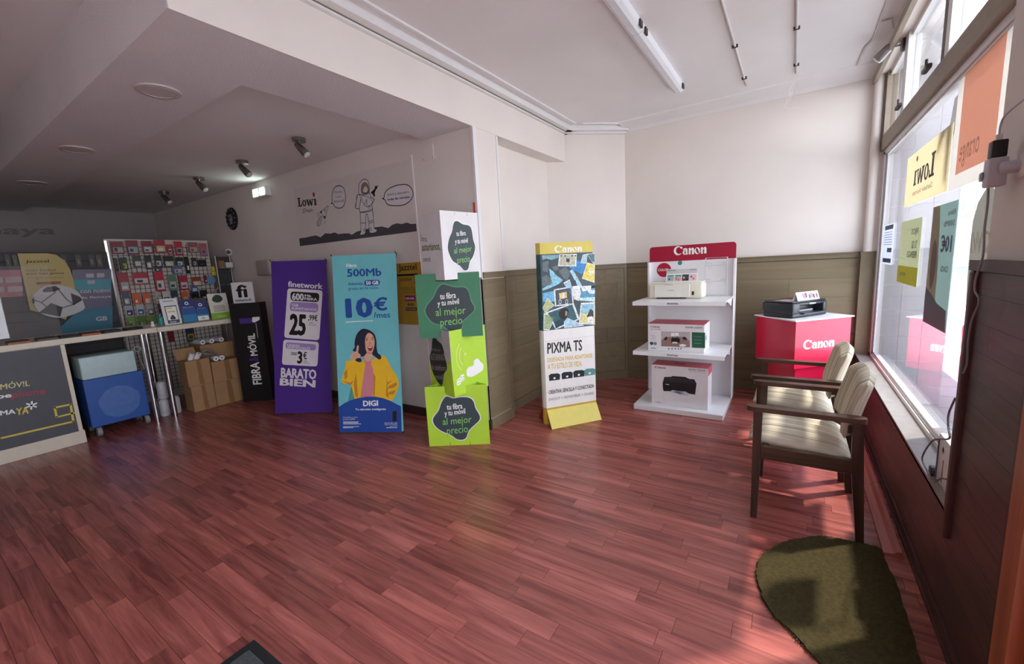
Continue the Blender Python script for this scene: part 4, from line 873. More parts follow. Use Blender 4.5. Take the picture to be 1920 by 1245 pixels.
put('status_sheet', MB().box(.02, .19, .05, .20, .1505, .1515, Mp), pm('#c9a3ad'), t)
def strip2(B, t, w_, L_):
    Ink(B).tuv('PIXMA', .012, .06, L_*.68, L_*.85, .02).tuv('PRINTER', .012, .055, L_*.40, L_*.52, .02).tuv('Wi-Fi', .012, .05, L_*.18, L_*.3, .01).build('lettering', pm('#5a4a50'), t)
    for i in range(10):
        r = random.Random(i); u_ = .075+i*(w_-.095)/10; Ink(B, .001+.0003*(i % 2)).rect(u_, u_+(w_-.095)/10*1.1, L_*r.uniform(.1, .3), L_*r.uniform(.6, .88)).build('picture', pm(('#7c8088', '#d9718c', '#3c3338', '#e3b7c0', '#5b4048')[i % 5]), t)
tO = Mp @ Vector((.09, .02, .1515)); tent_card('white tent card with pink pictures standing on the black printer', tuple(tO), tuple(pd), .30, .075, .025, strip2)

# ================================================================== ARMCHAIRS
M_walnut = wood('walnut', '#2c1c14', '#4a3123', .38, 'Z', rnd=.05, gscale=3, bump=.05)
M_walx = wood('walnut_arm', '#332017', '#553828', .35, 'X', rnd=.05, gscale=3, bump=.05)
def stripes():
    m = bpy.data.materials.new('striped_fabric'); m.use_nodes = True; n = m.node_tree.nodes; L = m.node_tree.links; b = n['Principled BSDF']; b.inputs['Roughness'].default_value = .95; b.inputs['Specular IOR Level'].default_value = .1
    t = n.new('ShaderNodeTexCoord'); mp = n.new('ShaderNodeMapping'); mp.inputs['Scale'].default_value = (.6, 38, .6); z = n.new('ShaderNodeTexNoise'); z.inputs['Scale'].default_value = 1.3; z.inputs['Detail'].default_value = 3; z.inputs['Roughness'].default_value = .7
    L.new(t.outputs['Object'], mp.inputs[0]); L.new(mp.outputs[0], z.inputs['Vector']); r = n.new('ShaderNodeValToRGB'); r.color_ramp.interpolation = 'LINEAR'
    e = r.color_ramp.elements; e[0].position = .36; e[0].color = lin('#8d7f6c'); e[1].position = .66; e[1].color = lin('#e4dac6')
    for p, c_ in ((.46, '#b3a691'), (.50, '#d6ccb6'), (.56, '#c4b9a4')): x = e.new(p); x.color = lin(c_)
    L.new(z.outputs['Fac'], r.inputs[0]); L.new(r.outputs[0], b.inputs['Base Color'])
    z2 = n.new('ShaderNodeTexNoise'); z2.inputs['Scale'].default_value = 500; bp = n.new('ShaderNodeBump'); bp.inputs['Strength'].default_value = .3; bp.inputs['Distance'].default_value = .002
    L.new(t.outputs['Object'], z2.inputs['Vector']); L.new(z2.outputs['Fac'], bp.inputs['Height']); L.new(bp.outputs[0], b.inputs['Normal']); return m
M_str = stripes()
def cushion(grid_fn, nu, nv):       # closed soft slab from a function (u,v,side)->point
    mb = MB(); top = [grid_fn(i/nu, j/nv, 1) for j in range(nv+1) for i in range(nu+1)]; bot = [grid_fn(i/nu, j/nv, -1) for j in range(nv+1) for i in range(nu+1)]
    W = nu+1; N = len(top); fs = []
    for j in range(nv):
        for i in range(nu): q = (j*W+i, j*W+i+1, (j+1)*W+i+1, (j+1)*W+i); fs += [q, tuple(N+k for k in q[::-1])]
    ring = [i for i in range(W)]+[j*W+nu for j in range(1, nv+1)]+[nv*W+i for i in range(nu-1, -1, -1)]+[j*W for j in range(nv-1, 0, -1)]
    for a, b in zip(ring, ring[1:]+ring[:1]): fs.append((a, N+a, N+b, b))
    return mb.add(top+bot, fs)
def make_chair(label, group):
    t = thing('armchair', label, 'chair', (0, 0, 0), group=group); hy = .275; put_l = lambda n_, mb, m, s=0: put(n_, mb, m, t, s, local=True)
    for s in (-1, 1):
        y = s*(hy-.0)
        y0, y1 = (y-.018, y+.018)
        put_l('leg', MB().prism([(-.250, 0), (-.218, 0), (-.208, .635), (-.252, .635)], y0, y1, Matrix(((1, 0, 0, 0), (0, 0, 1, 0), (0, 1, 0, 0), (0, 0, 0, 1)))), M_walnut)
        put_l('leg', MB().prism([(.225, 0), (.258, 0), (.222, .645), (.180, .645), (.185, .40)], y0, y1, Matrix(((1, 0, 0, 0), (0, 0, 1, 0), (0, 1, 0, 0), (0, 0, 0, 1)))), M_walnut)
        arm = spline([(-.268, -.026), (-.268, .026), (-.10, .028), (.12, .030), (.215, .028), (.236, .0), (.215, -.028), (.12, -.030), (-.10, -.028)], 4)
        put_l('armrest', MB().prism([(p[0], y+p[1]) for p in arm][::-1], .638, .664), M_walx, 40)
        put_l('side_rail', MB().rbox(-.213, .192, y-.011, y+.011, .362, .438, .004, 1), M_walx)
        put_l('bolt', MB().cyl((.20, y+s*.018, .61), (.20, y+s*.021, .61), .007, 10), M_iron); put_l('bolt', MB().cyl((.20, y+s*.018, .57), (.20, y+s*.021, .57), .007, 10), M_iron)
    put_l('cross_rail', MB().rbox(-.20, -.175, -hy+.02, hy-.02, .39, .44, .004, 1), M_walx); put_l('cross_rail', MB().rbox(.15, .175, -hy+.02, hy-.02, .38, .43, .004, 1), M_walx)
    def seat(u, v, s):
        e = lambda a: min(1, 4.2*(a*(1-a))**.5) ; x = -.275+.465*u; y = (-.242+.484*v); z = .462-.035*u; h = .048*min(1, (1-abs(2*u-1)**6))*(1-abs(2*v-1)**8)**.5+.004
        return Vector((x, y, z+s*h+(.012*math.sin(PI*v)*math.sin(PI*u) if s > 0 else 0)))
    put_l('seat', cushion(seat, 18, 16), M_str, 60)
    def back(u, v, s):          # u across (Y), v up
        y = -.245+.49*u; z = .535+.325*v-.035*abs(2*u-1)**3.5*v; x = .155+.075*v**1.3-.0+.03*(1-(2*u-1)**2); h = .034*(1-abs(2*u-1)**8)**.5*(1-abs(2*v-1)**8)**.5+.003
        return Vector((x-s*h, y, z))
    put_l('backrest', cushion(back, 18, 14), M_str, 60)
    put_l('back_rail', MB().rbox(.165, .185, -hy+.02, hy-.02, .565, .61, .004, 1), M_walx)
    return t
ch = make_chair('walnut armchair with striped seat nearest the camera, by the window', 'striped armchairs'); ch.location = (.098, 2.885, 0)
copy_thing(ch, (.072, 3.575, 0), 0, 'walnut armchair with striped seat next to the red display stand', 'striped armchairs')

# ================================================================== MATS
M_coir = mat('#4a4128', .95, var=.22, scale=60, bump=.9, bscale=260, spec=.1)
out = [(-.089, 2.087), (-.082, 2.217), (-.03, 2.337), (.038, 2.437), (.155, 2.541), (.225, 2.565), (.320, 2.578), (.405, 2.578), (.424, 2.50), (.439, 2.205), (.438, 1.875), (.43, 1.60), (.37, 1.565), (.25, 1.60), (.134, 1.701), (.078, 1.772), (.043, 1.807), (-.023, 1.875), (-.068, 1.985)]
sp = spline(out, 8); r = random.Random(4); sp = [(p[0]+r.uniform(-.004, .004), p[1]+r.uniform(-.004, .004)) for p in sp]
t = thing('doormat', 'olive brown half-round coir doormat on the floor by the window', 'mat', (.2, 2.1, 0))
put('pile', MB().prism(sp[::-1], .002, .014), M_coir, t)
fz = MB()
for i in range(0, len(sp)):
    a = sp[i]
    if a[0] > .41: continue
    for k in range(3):
        d = Vector((a[0]-.2, a[1]-2.1, 0)).normalized(); p = Vector((a[0], a[1], .008)); q = p+d*r.uniform(.006, .016)+Vector((r.uniform(-.006, .006), r.uniform(-.006, .006), r.uniform(-.006, .006))); w_ = Vector((-d.y, d.x, 0))*.0015
        fz.add([p-w_, p+w_, q+w_*.4, q-w_*.4], [(0, 1, 2, 3)])
o = put('fringe', fz, M_coir, t); o['kind'] = 'stuff'
t = thing('entrance_mat', 'dark grey rectangular mat with black rubber edge at the front', 'mat', (-1.4, .3, 0))
put('rubber_edge', MB().rbox(-1.838, -.95, -.1, .67, .001, .007, .002, 1), mat('#1b1c1e', .7), t); put('pile', MB().box(-1.80, -.99, -.06, .632, .007, .010), mat('#4b4e52', .95, var=.25, scale=120, bump=.6, bscale=300), t)

# ================================================================== CEILING FITTINGS
M_fluo = mat('#dfe0e6', .35, var=.02); zt = ZC
t = thing('fluorescent_light', 'long white fluorescent batten on the ceiling', 'light', (-.96, 3.4, ZC-.06))
def batten(y0, y1): return MB().prism([(-1.005, ZC), (-1.0, ZC-.045), (-.975, ZC-.06), (-.935, ZC-.06), (-.91, ZC-.045), (-.905, ZC)], y0, y1, Matrix(((1, 0, 0, 0), (0, 0, 1, 0), (0, 1, 0, 0), (0, 0, 0, 1))))
put('diffuser', batten(1.75, 3.135), M_fluo, t, smooth=30); put('diffuser', batten(3.141, 4.43), M_fluo, t, smooth=30)
put('clip', MB().box(-.908, -.896, 3.05, 3.10, ZC-.05, ZC-.01), M_iron, t); put('clip', MB().box(-.908, -.896, 3.17, 3.22, ZC-.05, ZC-.01), M_iron, t); put('clip', MB().box(-.908, -.896, 4.34, 4.39, ZC-.05, ZC-.01), M_iron, t)
M_cond = mat('#c9c4c2', .6, var=.05)
for x_, y1, lab in ((-.436, 4.83, 'thin cable conduit on the ceiling nearest the fluorescent batten'), (-.048, 4.83, 'thin cable conduit in the middle of the ceiling')):
    t = thing('cable_conduit', lab, 'conduit', (x_, 3.5, ZC)); put('tube', MB().cyl((x_, 1.5, ZC-.009), (x_, y1, ZC-.009), .009, 8), M_cond, t, smooth=50)
    for y_ in (3.9, 4.62): put('clip', MB().box(x_-.02, x_+.02, y_-.008, y_+.008, ZC-.02, ZC), M_iron, t)
single('cable_conduit', MB().tube([(.437, 2.0, ZC-.008), (.437, 4.50, ZC-.008), (.405, 4.62, ZC-.008), (.39, 5.0, ZC-.008)], .008, 6).tube([(.437, 4.2, ZC-.008), (.50, 4.2, ZC-.008), (.53, 4.32, ZC-.03)], .006, 6), M_cond, 'stepped cable conduit on the ceiling along the window', 'conduit')
wr = spline([(-.06, 4.78, ZC-.01), (-.075, 4.785, 2.95), (-.12, 4.79, 2.80), (-.10, 4.80, 2.765), (-.03, 4.80, 2.755), (.012, 4.81, 2.73)], 4, False)
t = thing('loose_wire', 'thin white wires dangling from the middle ceiling conduit', 'wire', (-.05, 4.78, 2.75)); put('strand', MB().tube(wr, .0018, 5), M_white, t); put('strand', MB().tube(spline([(-.04, 4.78, ZC-.01), (-.07, 4.79, 2.88), (-.11, 4.79, 2.80)], 4, False), .0018, 5), M_white, t)
single('loose_wire', MB().tube(spline([(-.62, 4.70, ZC-.0), (-.63, 4.70, 2.98), (-.60, 4.71, 2.95), (-.585, 4.71, 2.99)], 4, False), .0015, 5), M_white, 'short loose wire hanging near the end of the fluorescent batten', 'wire')
M_spot = mat('#8a8583', .3, .9, var=.05); M_spotd = mat('#3c3836', .4, .6)
def spot_fix(label, base, head_dir, group=None, wall=False):
    bx, by, bz = base; t = thing('spotlight', label, 'spotlight', base, group=group)
    if wall: put('base', MB().cyl((bx, by, bz), (bx-.035, by, bz), .05, 18), M_spotd, t, 40); st = Vector((bx-.035, by, bz)); kn = st+Vector((-.03, .0, .0)); hd = kn+Vector((-.04, .0, -.0))
    else: put('base', MB().cyl((bx, by, bz), (bx, by, bz-.03), .058, 20), M_spot, t, 40); st = Vector((bx, by, bz-.03)); kn = st+Vector((0, 0, -.05)); hd = kn
    put('arm', MB().tube([st, kn, hd], .007, 8), M_spot, t, 40)
    d = Vector(head_dir).normalized(); R_ = d.to_track_quat('Z', 'Y').to_matrix().to_4x4(); Mx = Matrix.Translation(hd) @ R_
    put('head', MB().lathe([(.010, -.05), (.022, -.045), (.030, 0), (.036, .06), (.036, .085)], Mx, 18), M_spot, t, 40)
    o = put('lamp_glass', MB().lathe([(.031, .084), (.031, .094), (.02, .099)], Mx, 16), pm('#d8d8d4', .2), t, 40)
    return t
for i, (x_, y_) in enumerate(((-3.83, 2.40), (-4.945, 2.42), (-6.036, 2.43), (-7.20, 2.45))):
    spot_fix(('swivel spotlight on the low ceiling nearest the beam', 'second swivel spotlight from the beam on the low ceiling', 'third swivel spotlight from the beam, above the banners wall', 'farthest swivel spotlight on the low ceiling')[i], (x_, y_, 2.76), (.55, .35, -.75), 'ceiling spotlights')
spot_fix('dark swivel spotlight on the window casing near the ceiling', (GX-.02, 4.47, 2.955), (-.6, .35, -.55), wall=True)
M_dl = mat('#cdc5c3', .5, var=.03)
for (x_, y_, lab) in ((-3.30, 1.185, 'round recessed downlight in the soffit nearest the beam corner'), (-5.12, 1.18, 'round recessed downlight in the middle of the soffit'), (-6.95, 1.19, 'round recessed downlight farthest along the soffit')):
    t = thing('downlight', lab, 'light', (x_, y_, 2.68), group='soffit downlights')
    put('rim', MB().lathe([(.115, 2.68), (.115, 2.672), (.085, 2.668), (.085, 2.68)], Matrix.Translation((x_, y_, 0)), 28), mat('#c9c1bf', .45), t, 40); put('lens', MB().lathe([(.084, 2.679), (.084, 2.671), (.01, 2.670)], Matrix.Translation((x_, y_, 0)), 28), M_dl, t, 40)
# emergency lamp: the only lamp that is lit
t = thing('emergency_light', 'lit emergency light box high on the dim wall', 'light', (-5.74, YC, 2.60)); put('housing', MB().rbox(-5.93, -5.55, YC-.06, YC, 2.545, 2.67, .01, 2), M_white, t)
M_em = mat('#e9fff2', .4, var=0, emit=3.0)
for x_ in (-5.82, -5.66): put('lamp_lens', MB().rbox(x_-.06, x_+.06, YC-.067, YC-.058, 2.565, 2.65, .006, 2), M_em, t)
el = bpy.data.lights.new('emergency_lamp', 'AREA'); el.size = .25; el.energy = .15; el.color = (.85, 1, .92); eo = bpy.data.objects.new('emergency_lamp', el); COL.objects.link(eo); eo.location = (-5.74, YC-.08, 2.61); eo.rotation_euler = (math.radians(-115), 0, 0)
# wall clock
cx, cz = -6.66, 2.375; t = thing('round_clock', 'round black wall clock with white dots', 'clock', (cx, YC, cz)); Mx = Matrix.Translation((cx, YC, cz)) @ Matrix.Rotation(PI/2, 4, 'X')
put('dial', MB().lathe([(.01, .026), (.145, .024), (.155, .012), (.155, .001)][::-1], Mx, 32), INK, t, 30); B = Board((cx, YC-.026, cz), (1, 0, 0), (0, 0, 1))
k = Ink(B, .001)
for i in range(12): k.ell(.125*math.cos(PI*i/6), .125*math.sin(PI*i/6), .010, .010, 10)
k.build('hour_dot', WTX, t); Ink(B, .001).rect(-.06, .05, .02, .06).rect(-.05, .06, -.035, .005).rect(-.045, .04, -.075, -.045).build('dial_print', pm('#8d8b8e'), t)
Ink(B, .003).line([(0, 0), (.03, -.07)], .008).line([(0, 0), (.07, .02)], .006).build('hand', WTX, t)
single('vent_unit', MB().rbox(-6.03, -5.70, YC-.09, YC, 1.555, 1.76, .02, 3).box(-6.0, -5.75, YC-.094, YC-.09, 1.60, 1.615).box(-6.0, -5.75, YC-.094, YC-.09, 1.64, 1.655), mat('#b5aca6', .5, var=.03), 'small beige air vent unit on the wall behind the purple banner', 'vent', smooth=40)

# ================================================================== WALL GRAPHICS
B = Board((-5.06, YC-.004, 1.88), (1, 0, 0), (0, 0, 1)); w5 = lambda x, y: (540+x/6.857, 310+y/6.857); w6 = lambda x, y: (640+x/8.894, 320+y/8.894)
t = thing('astronaut_banner', 'pale wall banner with an astronaut drawing and rocket', 'banner', (-4.0, YC, 1.88)); put('sheet', MB().box(-5.055, -3.052, YC-.004, YC-.0008, 1.882, 2.55), mat('#ddd5d0', .8, var=.02), t)
gr = [(155, 1033), (145, 940), (220, 930), (300, 912), (360, 900), (420, 925), (480, 872), (545, 880), (600, 862), (650, 885), (720, 875), (790, 875), (820, 893), (880, 855), (960, 830), (1100, 800), (1205, 785), (1290, 808), (1340, 765), (1400, 745), (1460, 755), (1530, 735), (1580, 755), (1660, 750), (1668, 855)]
GREY = pm('#4e4c52'); DK = pm('#2a282c')
gu = [B.uv(*w5(*p)) for p in gr]; lo = .003; gu[0] = (gu[0][0], lo); gu[-1] = (gu[-1][0], lo); Ink(B, .0008).poly(gu).build('moon_ground', GREY, t)
Ink(B, .0015).quadtext('', (0, 0), (1, 0), (0, 1), g=None) if False else None
Ink(B, .0015).quadtext('Lowi', w5(118, 420), w5(362, 392), w5(130, 535), g=LOWI).build('lettering', INK, t); c0 = B.uv(*w5(332, 376)); Ink(B, .0015).ell(c0[0], c0[1], .022, .026, 18).build('red_dot', pm('#b02a3c'), t)
k = Ink(B, .0015); k.linepx([w5(*p) for p in spline([(222, 560), (205, 562), (200, 580), (212, 592), (205, 608), (190, 606)], 3, False)], .006); k.quadtext('imple', w5(225, 560), w5(318, 553), w5(228, 610), -.0); k.build('lettering', DK, t)
def bubble(pts, txts, off=.0012):
    s_ = [B.uv(*w5(*p)) for p in spline(pts, 4)]; Ink(B, off).poly(s_).build('speech_bubble', pm('#dcd9de'), t); Ink(B, off+.0004, True).line(s_+s_[:1], .009).build('bubble_outline', DK, t)
    for tx, a, b, c_, col, bd in txts: Ink(B, off+.001).quadtext(tx, w5(*a), w5(*b), w5(*c_), bd).build('lettering', pm(col), t)
bubble([(650, 262), (605, 285), (575, 340), (566, 420), (572, 470), (556, 490), (585, 495), (605, 530), (650, 550), (705, 535), (735, 470), (742, 400), (725, 310), (695, 272)], [('¡Tienda', (590, 335), (692, 325), (592, 365), '#3a383c', 0), ('Lowi', (618, 390), (684, 385), (619, 420), '#a33344', .01), ('detectada!', (592, 448), (722, 432), (594, 482), '#3a383c', 0)])
bubble([(1500, 245), (1400, 258), (1300, 300), (1245, 360), (1238, 410), (1218, 430), (1245, 440), (1270, 490), (1320, 515), (1440, 518), (1530, 490), (1590, 430), (1610, 370), (1590, 300), (1550, 260)], [('Entra y descubre', (1282, 362), (1555, 322), (1286, 405), '#3a383c', 0), ('todas las ventajas.', (1278, 425), (1575, 385), (1282, 465), '#1e1c20', .02)])
SU = pm('#dbd8dc')
def outl(pts, fill, w_=.007, off=.0016, n=3, f=w6, sp_=True):
    s_ = [B.uv(*f(*p)) for p in (spline(pts, n) if sp_ else pts)]
    if fill: Ink(B, off).poly(s_).build('drawing_fill', fill, t)
    Ink(B, off+.0003, True).line(s_+s_[:1], w_).build('drawing_line', DK, t)
outl([(275, 400), (335, 405), (300, 640), (230, 620)], SU, off=.0016, sp_=False)
outl([(310, 390), (380, 400), (470, 370), (490, 440), (555, 480), (515, 550), (525, 640), (540, 830), (550, 960), (590, 975), (595, 1010), (560, 1035), (475, 1035), (465, 880), (440, 740), (425, 725), (408, 760), (408, 900), (410, 1010), (390, 1060), (340, 1075), (310, 1060), (332, 1010), (325, 880), (318, 700), (300, 620), (330, 480)], SU, off=.0024, n=2)
outl([(300, 390), (295, 270), (320, 190), (385, 143), (445, 170), (470, 250), (468, 360), (420, 395), (350, 400)], SU, off=.0032)
outl([(340, 360), (340, 260), (375, 205), (420, 205), (455, 260), (460, 350), (420, 380), (370, 380)], pm('#8d8b93'), .006, .0036)
outl([(362, 320), (372, 260), (405, 235), (440, 262), (450, 320), (430, 365), (380, 365)], pm('#d9cfca'), .005, .0040)
Ink(B, .0046).px([w6(*p) for p in [(365, 325), (368, 265), (405, 232), (440, 255), (446, 295), (430, 275), (405, 262), (388, 285)]]).build('hair_print', pm('#b8923a'), t)
outl([(345, 420), (370, 540), (430, 605), (500, 570), (520, 500), (440, 440)], None, .005, .0034)
outl([(455, 590), (495, 575), (497, 610), (450, 628)], SU, .004, .0036, sp_=False)
k = Ink(B, .0036, True)
for ln in ([(318, 690), (410, 680), (525, 640)], [(320, 705), (420, 695), (530, 665)], [(325, 870), (410, 875)], [(460, 850), (540, 825)], [(465, 880), (545, 855)], [(420, 480), (390, 570)], [(430, 480), (430, 590)], [(265, 410), (245, 600)]): k.linepx([w6(*p) for p in ln], .006)
k.build('drawing_line', DK, t)
k = Ink(B, .0040); k.px([w6(*p) for p in [(495, 370), (510, 350), (560, 305), (572, 245), (592, 262), (622, 235), (600, 300), (580, 320), (560, 375), (568, 420), (545, 440), (535, 400)]]); k.build('ray_gun', INK, t)
Ink(B, .0042).ell(*B.uv(*w6(390, 988)), .012, .018, 14, .6).ell(*B.uv(*w6(497, 975)), .012, .018, 14, .6).build('drawing_line', DK, t)
outl([(520, 525), (500, 600), (475, 690), (440, 625), (412, 600), (440, 585), (490, 540)], SU, .006, .0016, 2, w5); outl([(440, 650), (430, 700), (410, 775), (375, 770), (380, 720), (410, 670)], pm('#bdb8ba'), .005, .0016, 3, w5)
Ink(B, .0022).px([w5(*p) for p in [(412, 600), (442, 590), (432, 625)]]).px([w5(*p) for p in [(455, 655), (485, 650), (475, 692)]]).build('drawing_fill', DK, t); Ink(B, .0024).ell(*B.uv(*w5(478, 585)), .014, .016, 14, .6).build('drawing_line', DK, t)
Ink(B, .0016, True).linepx([w5(380, 625), w5(405, 615)], .005).linepx([w5(378, 655), w5(408, 645)], .005).linepx([w5(468, 735), w5(465, 755)], .005).linepx([w5(480, 715), w5(476, 745)], .005).build('drawing_line', DK, t)
# yellow poster behind the turquoise banner
OCH = mat('#b98f2c', .45, var=.06); B = Board((-3.43, YC-.004, .965), (1, 0, 0), (0, 0, 1)); z7 = lambda x, y: (730+x/8.886, 480+y/8.886)
t = thing('price_poster', 'ochre yellow price poster on the wall between turquoise banner and box tower', 'poster', (-3.2, YC, .965)); put('sheet', MB().box(-3.43, -2.99, YC-.004, YC, .965, 1.59), OCH, t)
Ink(B).text('Jazztel', z7(150, 145), z7(462, 262), .015).text('Jazztel', z7(160, 352), z7(375, 432), .01).text('43,95', z7(300, 785), z7(410, 838), .04).build('lettering', INK, t)
Ink(B, .0007).rpx(z7(128, 308), z7(470, 324)).rpx(z7(408, 310), z7(432, 470)).rpx(z7(275, 858), z7(460, 910)).build('black_bar', INK, t); Ink(B, .0007).rpx(z7(256, 660), z7(440, 752)).build('magenta_bar', pm('#9c2a63'), t)
k = Ink(B, .0012); k.text('Llamadas y fibra', z7(180, 520), z7(430, 545), .01).text('ilimitadas y GB', z7(220, 558), z7(430, 582), .01).text('no todo el precio', z7(238, 596), z7(436, 618), .015); k.build('lettering', INK, t); Ink(B, .0012).text('300Mb 50GB', z7(266, 690), z7(412, 724), .02).text('IVA INCLUIDO', z7(290, 872), z7(445, 895), .01).build('lettering', WTX, t)
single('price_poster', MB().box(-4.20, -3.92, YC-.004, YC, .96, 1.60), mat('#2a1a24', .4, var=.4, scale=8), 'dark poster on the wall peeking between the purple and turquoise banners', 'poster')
single('sign_edge', MB().box(-2.335, XP-.02, YC-.018, YC-.012, 1.83, 2.06), pm('#c94420'), 'narrow orange sign edge on the pillar corner above the white box', 'sign')

# ================================================================== SHOP WINDOW SIGNS (seen from behind)
GI = GX-.006; WB = lambda y0, z0, x=GI: Board((x, y0, z0), (0, -1, 0), (0, 0, 1))     # u runs toward the camera side
def wsign(name, label, cat, ya, yb, z0, z1, hexc, tl=.55, x=GI, poly=None):
    t = thing(name, label, cat, (x, (ya+yb)/2, z0)); B = WB(ya, z0, x); put('sheet', panel(MB(), B, poly or rrect(0, ya-yb, 0, z1-z0), .002), sheet_mat(hexc, tl), t); return t, B
t, B = wsign('shop_poster', 'orange window sign with a pale border, seen reversed from inside', 'sign', 3.13, 2.36, 1.76, 2.285, '#d8d3cd', .6)
Ink(B, .001).rect(.09, .58, .065, .525).build('orange_field', sheet_mat('#efae98', .75), t); Ink(B, .0018).tuv('orange', .13, .40, .085, .19, .02, rot='mirror').build('lettering', sheet_mat('#fbf3ee', .85), t)
t, B = wsign('shop_poster', 'cream window sign with bold serif lettering, seen reversed', 'sign', 4.21, 3.16, 1.765, 2.10, '#ece2c8', .5)
Ink(B, .001).fit(LOWI, .25, .76, .115, .255, 'mirror').build('lettering', DK, t); Ink(B, .001).ell(.30, .285, .022, .018, 14).build('red_dot', pm('#c2304a'), t)
Ink(B, .001).tuv('Distribuidor', .50, .74, .055, .085, .01, rot='mirror').build('lettering', DK, t); Ink(B, .001).tuv('Autorizado', .24, .47, .055, .085, .01, rot='mirror').build('lettering', pm('#c2304a'), t)
t, B = wsign('shop_poster', 'greenish poster with a yellow lower band stuck on the window', 'poster', 4.25, 3.63, 1.232, 1.663, '#c2c4ac', .5)
Ink(B, .001).rect(0, .62, 0, .12).build('yellow_band', sheet_mat('#d2ca62', .5), t); Ink(B, .0014).tuv('FIJOS', .36, .55, .32, .37, .03, rot='mirror').tuv('TU GB', .40, .55, .24, .29, .03, rot='mirror').tuv('PREPAGO', .28, .56, .18, .225, .03, rot='mirror').tuv('MÓVIL', .10, .28, .05, .085, .02, rot='mirror').build('lettering', pm('#5c5d3a'), t)
t, B = wsign('paper_notice', 'small white paper notice at the far end of the window', 'notice', 4.97, 4.52, 1.346, 1.675, '#dde1ea', .5)
Ink(B, .001).rect(.05, .42, .285, .32).rect(.22, .42, .10, .135).rect(.05, .42, .015, .05).build('blue_bar', pm('#39466e'), t); o = Ink(B, .001, True); [o.rect(.06, .40, .16+.02*i, .165+.02*i) for i in range(6)]; o.build('fine_print', pm('#8a91a6'), t)['kind'] = 'stuff'
t, B = wsign('shop_poster', 'tall curling poster with a person and blue price on the window', 'poster', 3.385, 2.945, 1.05, 1.70, '#a5b5b0', .5)
Ink(B, .001).poly([(0, .0), (.21, .0), (.20, .3), (.16, .55), (.13, .65), (0, .65)]).build('beige_field', sheet_mat('#bca48f', .5), t)
Ink(B, .0014).poly(spline([(.06, .42), (.10, .47), (.15, .42), (.16, .32), (.13, .22), (.08, .2), (.05, .3)], 4)).build('hair_print', pm('#5a3d38'), t); Ink(B, .0014).poly([(0, 0), (.44, 0), (.42, .11), (.25, .13), (.12, .17), (0, .20)]).build('dark_field', pm('#2f3546'), t)
Ink(B, .0018).tuv('10€', .22, .41, .40, .49, .04, rot='mirror').build('lettering', pm('#2d3f66'), t); Ink(B, .0018).tuv('500Mb', .24, .42, .53, .56, .02, rot='mirror').tuv('Fibra', .30, .42, .585, .61, .02, rot='mirror').tuv('DIGI', .26, .38, .30, .33, .02, rot='mirror').build('lettering', pm('#3e5560'), t)
Bq = WB(2.86, 1.20); arch = [Bq.uv(*p) for p in [(1862, 590), (1868, 480), (1872, 370), (1862, 350), (1850, 352), (1834, 380), (1824, 415), (1819, 460), (1814, 520), (1810, 590)]][::-1]
t, B = wsign('shop_poster', 'grey rounded window sign with white capital lettering, near the wall socket', 'sign', 2.86, 2.12, 1.20, 1.73, '#b5b4ab', .45, poly=arch)
Ink(B, .001).quadtext('LOWI', (1868, 428), (1822, 435), (1866, 474), .03).quadtext('Conecta más', (1866, 486), (1812, 488), (1866, 497), .01).build('lettering', sheet_mat('#f4f3ea', .5), t)
t, B = wsign('shop_poster', 'dark grey sheet on the window between cream and orange signs', 'sign', 3.46, 3.14, 1.80, 2.28, '#55565a', .3, x=GX+.03, poly=[(0, .16), (.10, .46), (.30, .47), (.26, .02), (.20, .02), (.19, .30)])

t = thing('street_sign', 'red rounded sign standing outside against the window glass', 'sign', (.75, 2.5, -.02)); B = WB(3.12, -.02, .75)
put('board', panel(MB(), B, spline([(.02, .80), (.01, 1.0), (.04, 1.10), (.5, 1.11), (1.0, 1.10), (1.02, .7), (1.0, .32), (.6, .30), (.22, .34), (.06, .6)], 4), .012), mat('#d02a45', .35, var=.03), t); put('stand_leg', MB().box(.752, .775, 2.30, 2.33, -.02, .36).box(.752, .775, 2.70, 2.73, -.02, .36).box(.752, .95, 2.30, 2.33, -.02, .0).box(.752, .95, 2.70, 2.73, -.02, .0), M_iron, t)  # board carried lower than the sign itself to block sun on the floor
# ================================================================== POWER ADAPTER, CABLES, DEVICE ON THE SILL
M_grey = mat('#b7b6c0', .45, var=.03); PXx = .50
pz = lambda x, y, X=PXx: (X, *onX(x, y, X))
cy0, cz0 = onX(1868, 318, PXx)
t = thing('power_adapter', 'light grey multi-way plug adapter in the wall socket', 'adapter', (PXx, cy0, cz0))
put('body', MB().rbox(.478, .520, cy0-.022, cy0+.026, cz0-.050, cz0+.034, .006, 2).rbox(.484, .514, cy0+.024, cy0+.085, cz0-.024, cz0+.004, .004, 2), M_grey, t, 40)
put('plug_neck', MB().cyl((.505, cy0-.018, cz0), (.545, cy0-.040, cz0), .018, 16), M_grey, t, 40); put('socket_hole', MB().cyl((.475, cy0+.022, cz0-.014), (.484, cy0+.022, cz0-.014), .012, 14), mat('#77767e', .5), t, 40)
put('wall_socket', MB().rbox(.535, .5449, cy0-.12, cy0-.02, cz0-.035, cz0+.035, .005, 2), M_wall, t, 40)
t = thing('usb_charger', 'black phone charger plugged into the grey adapter', 'charger', (.499, cy0, cz0+.034)); put('body', MB().rbox(.482, .516, cy0-.016, cy0+.020, cz0+.0345, cz0+.084, .004, 2), M_black, t, 40); put('usb_plug', MB().rbox(.492, .506, cy0-.004, cy0+.010, cz0+.0845, cz0+.102, .0015, 1), M_white, t)
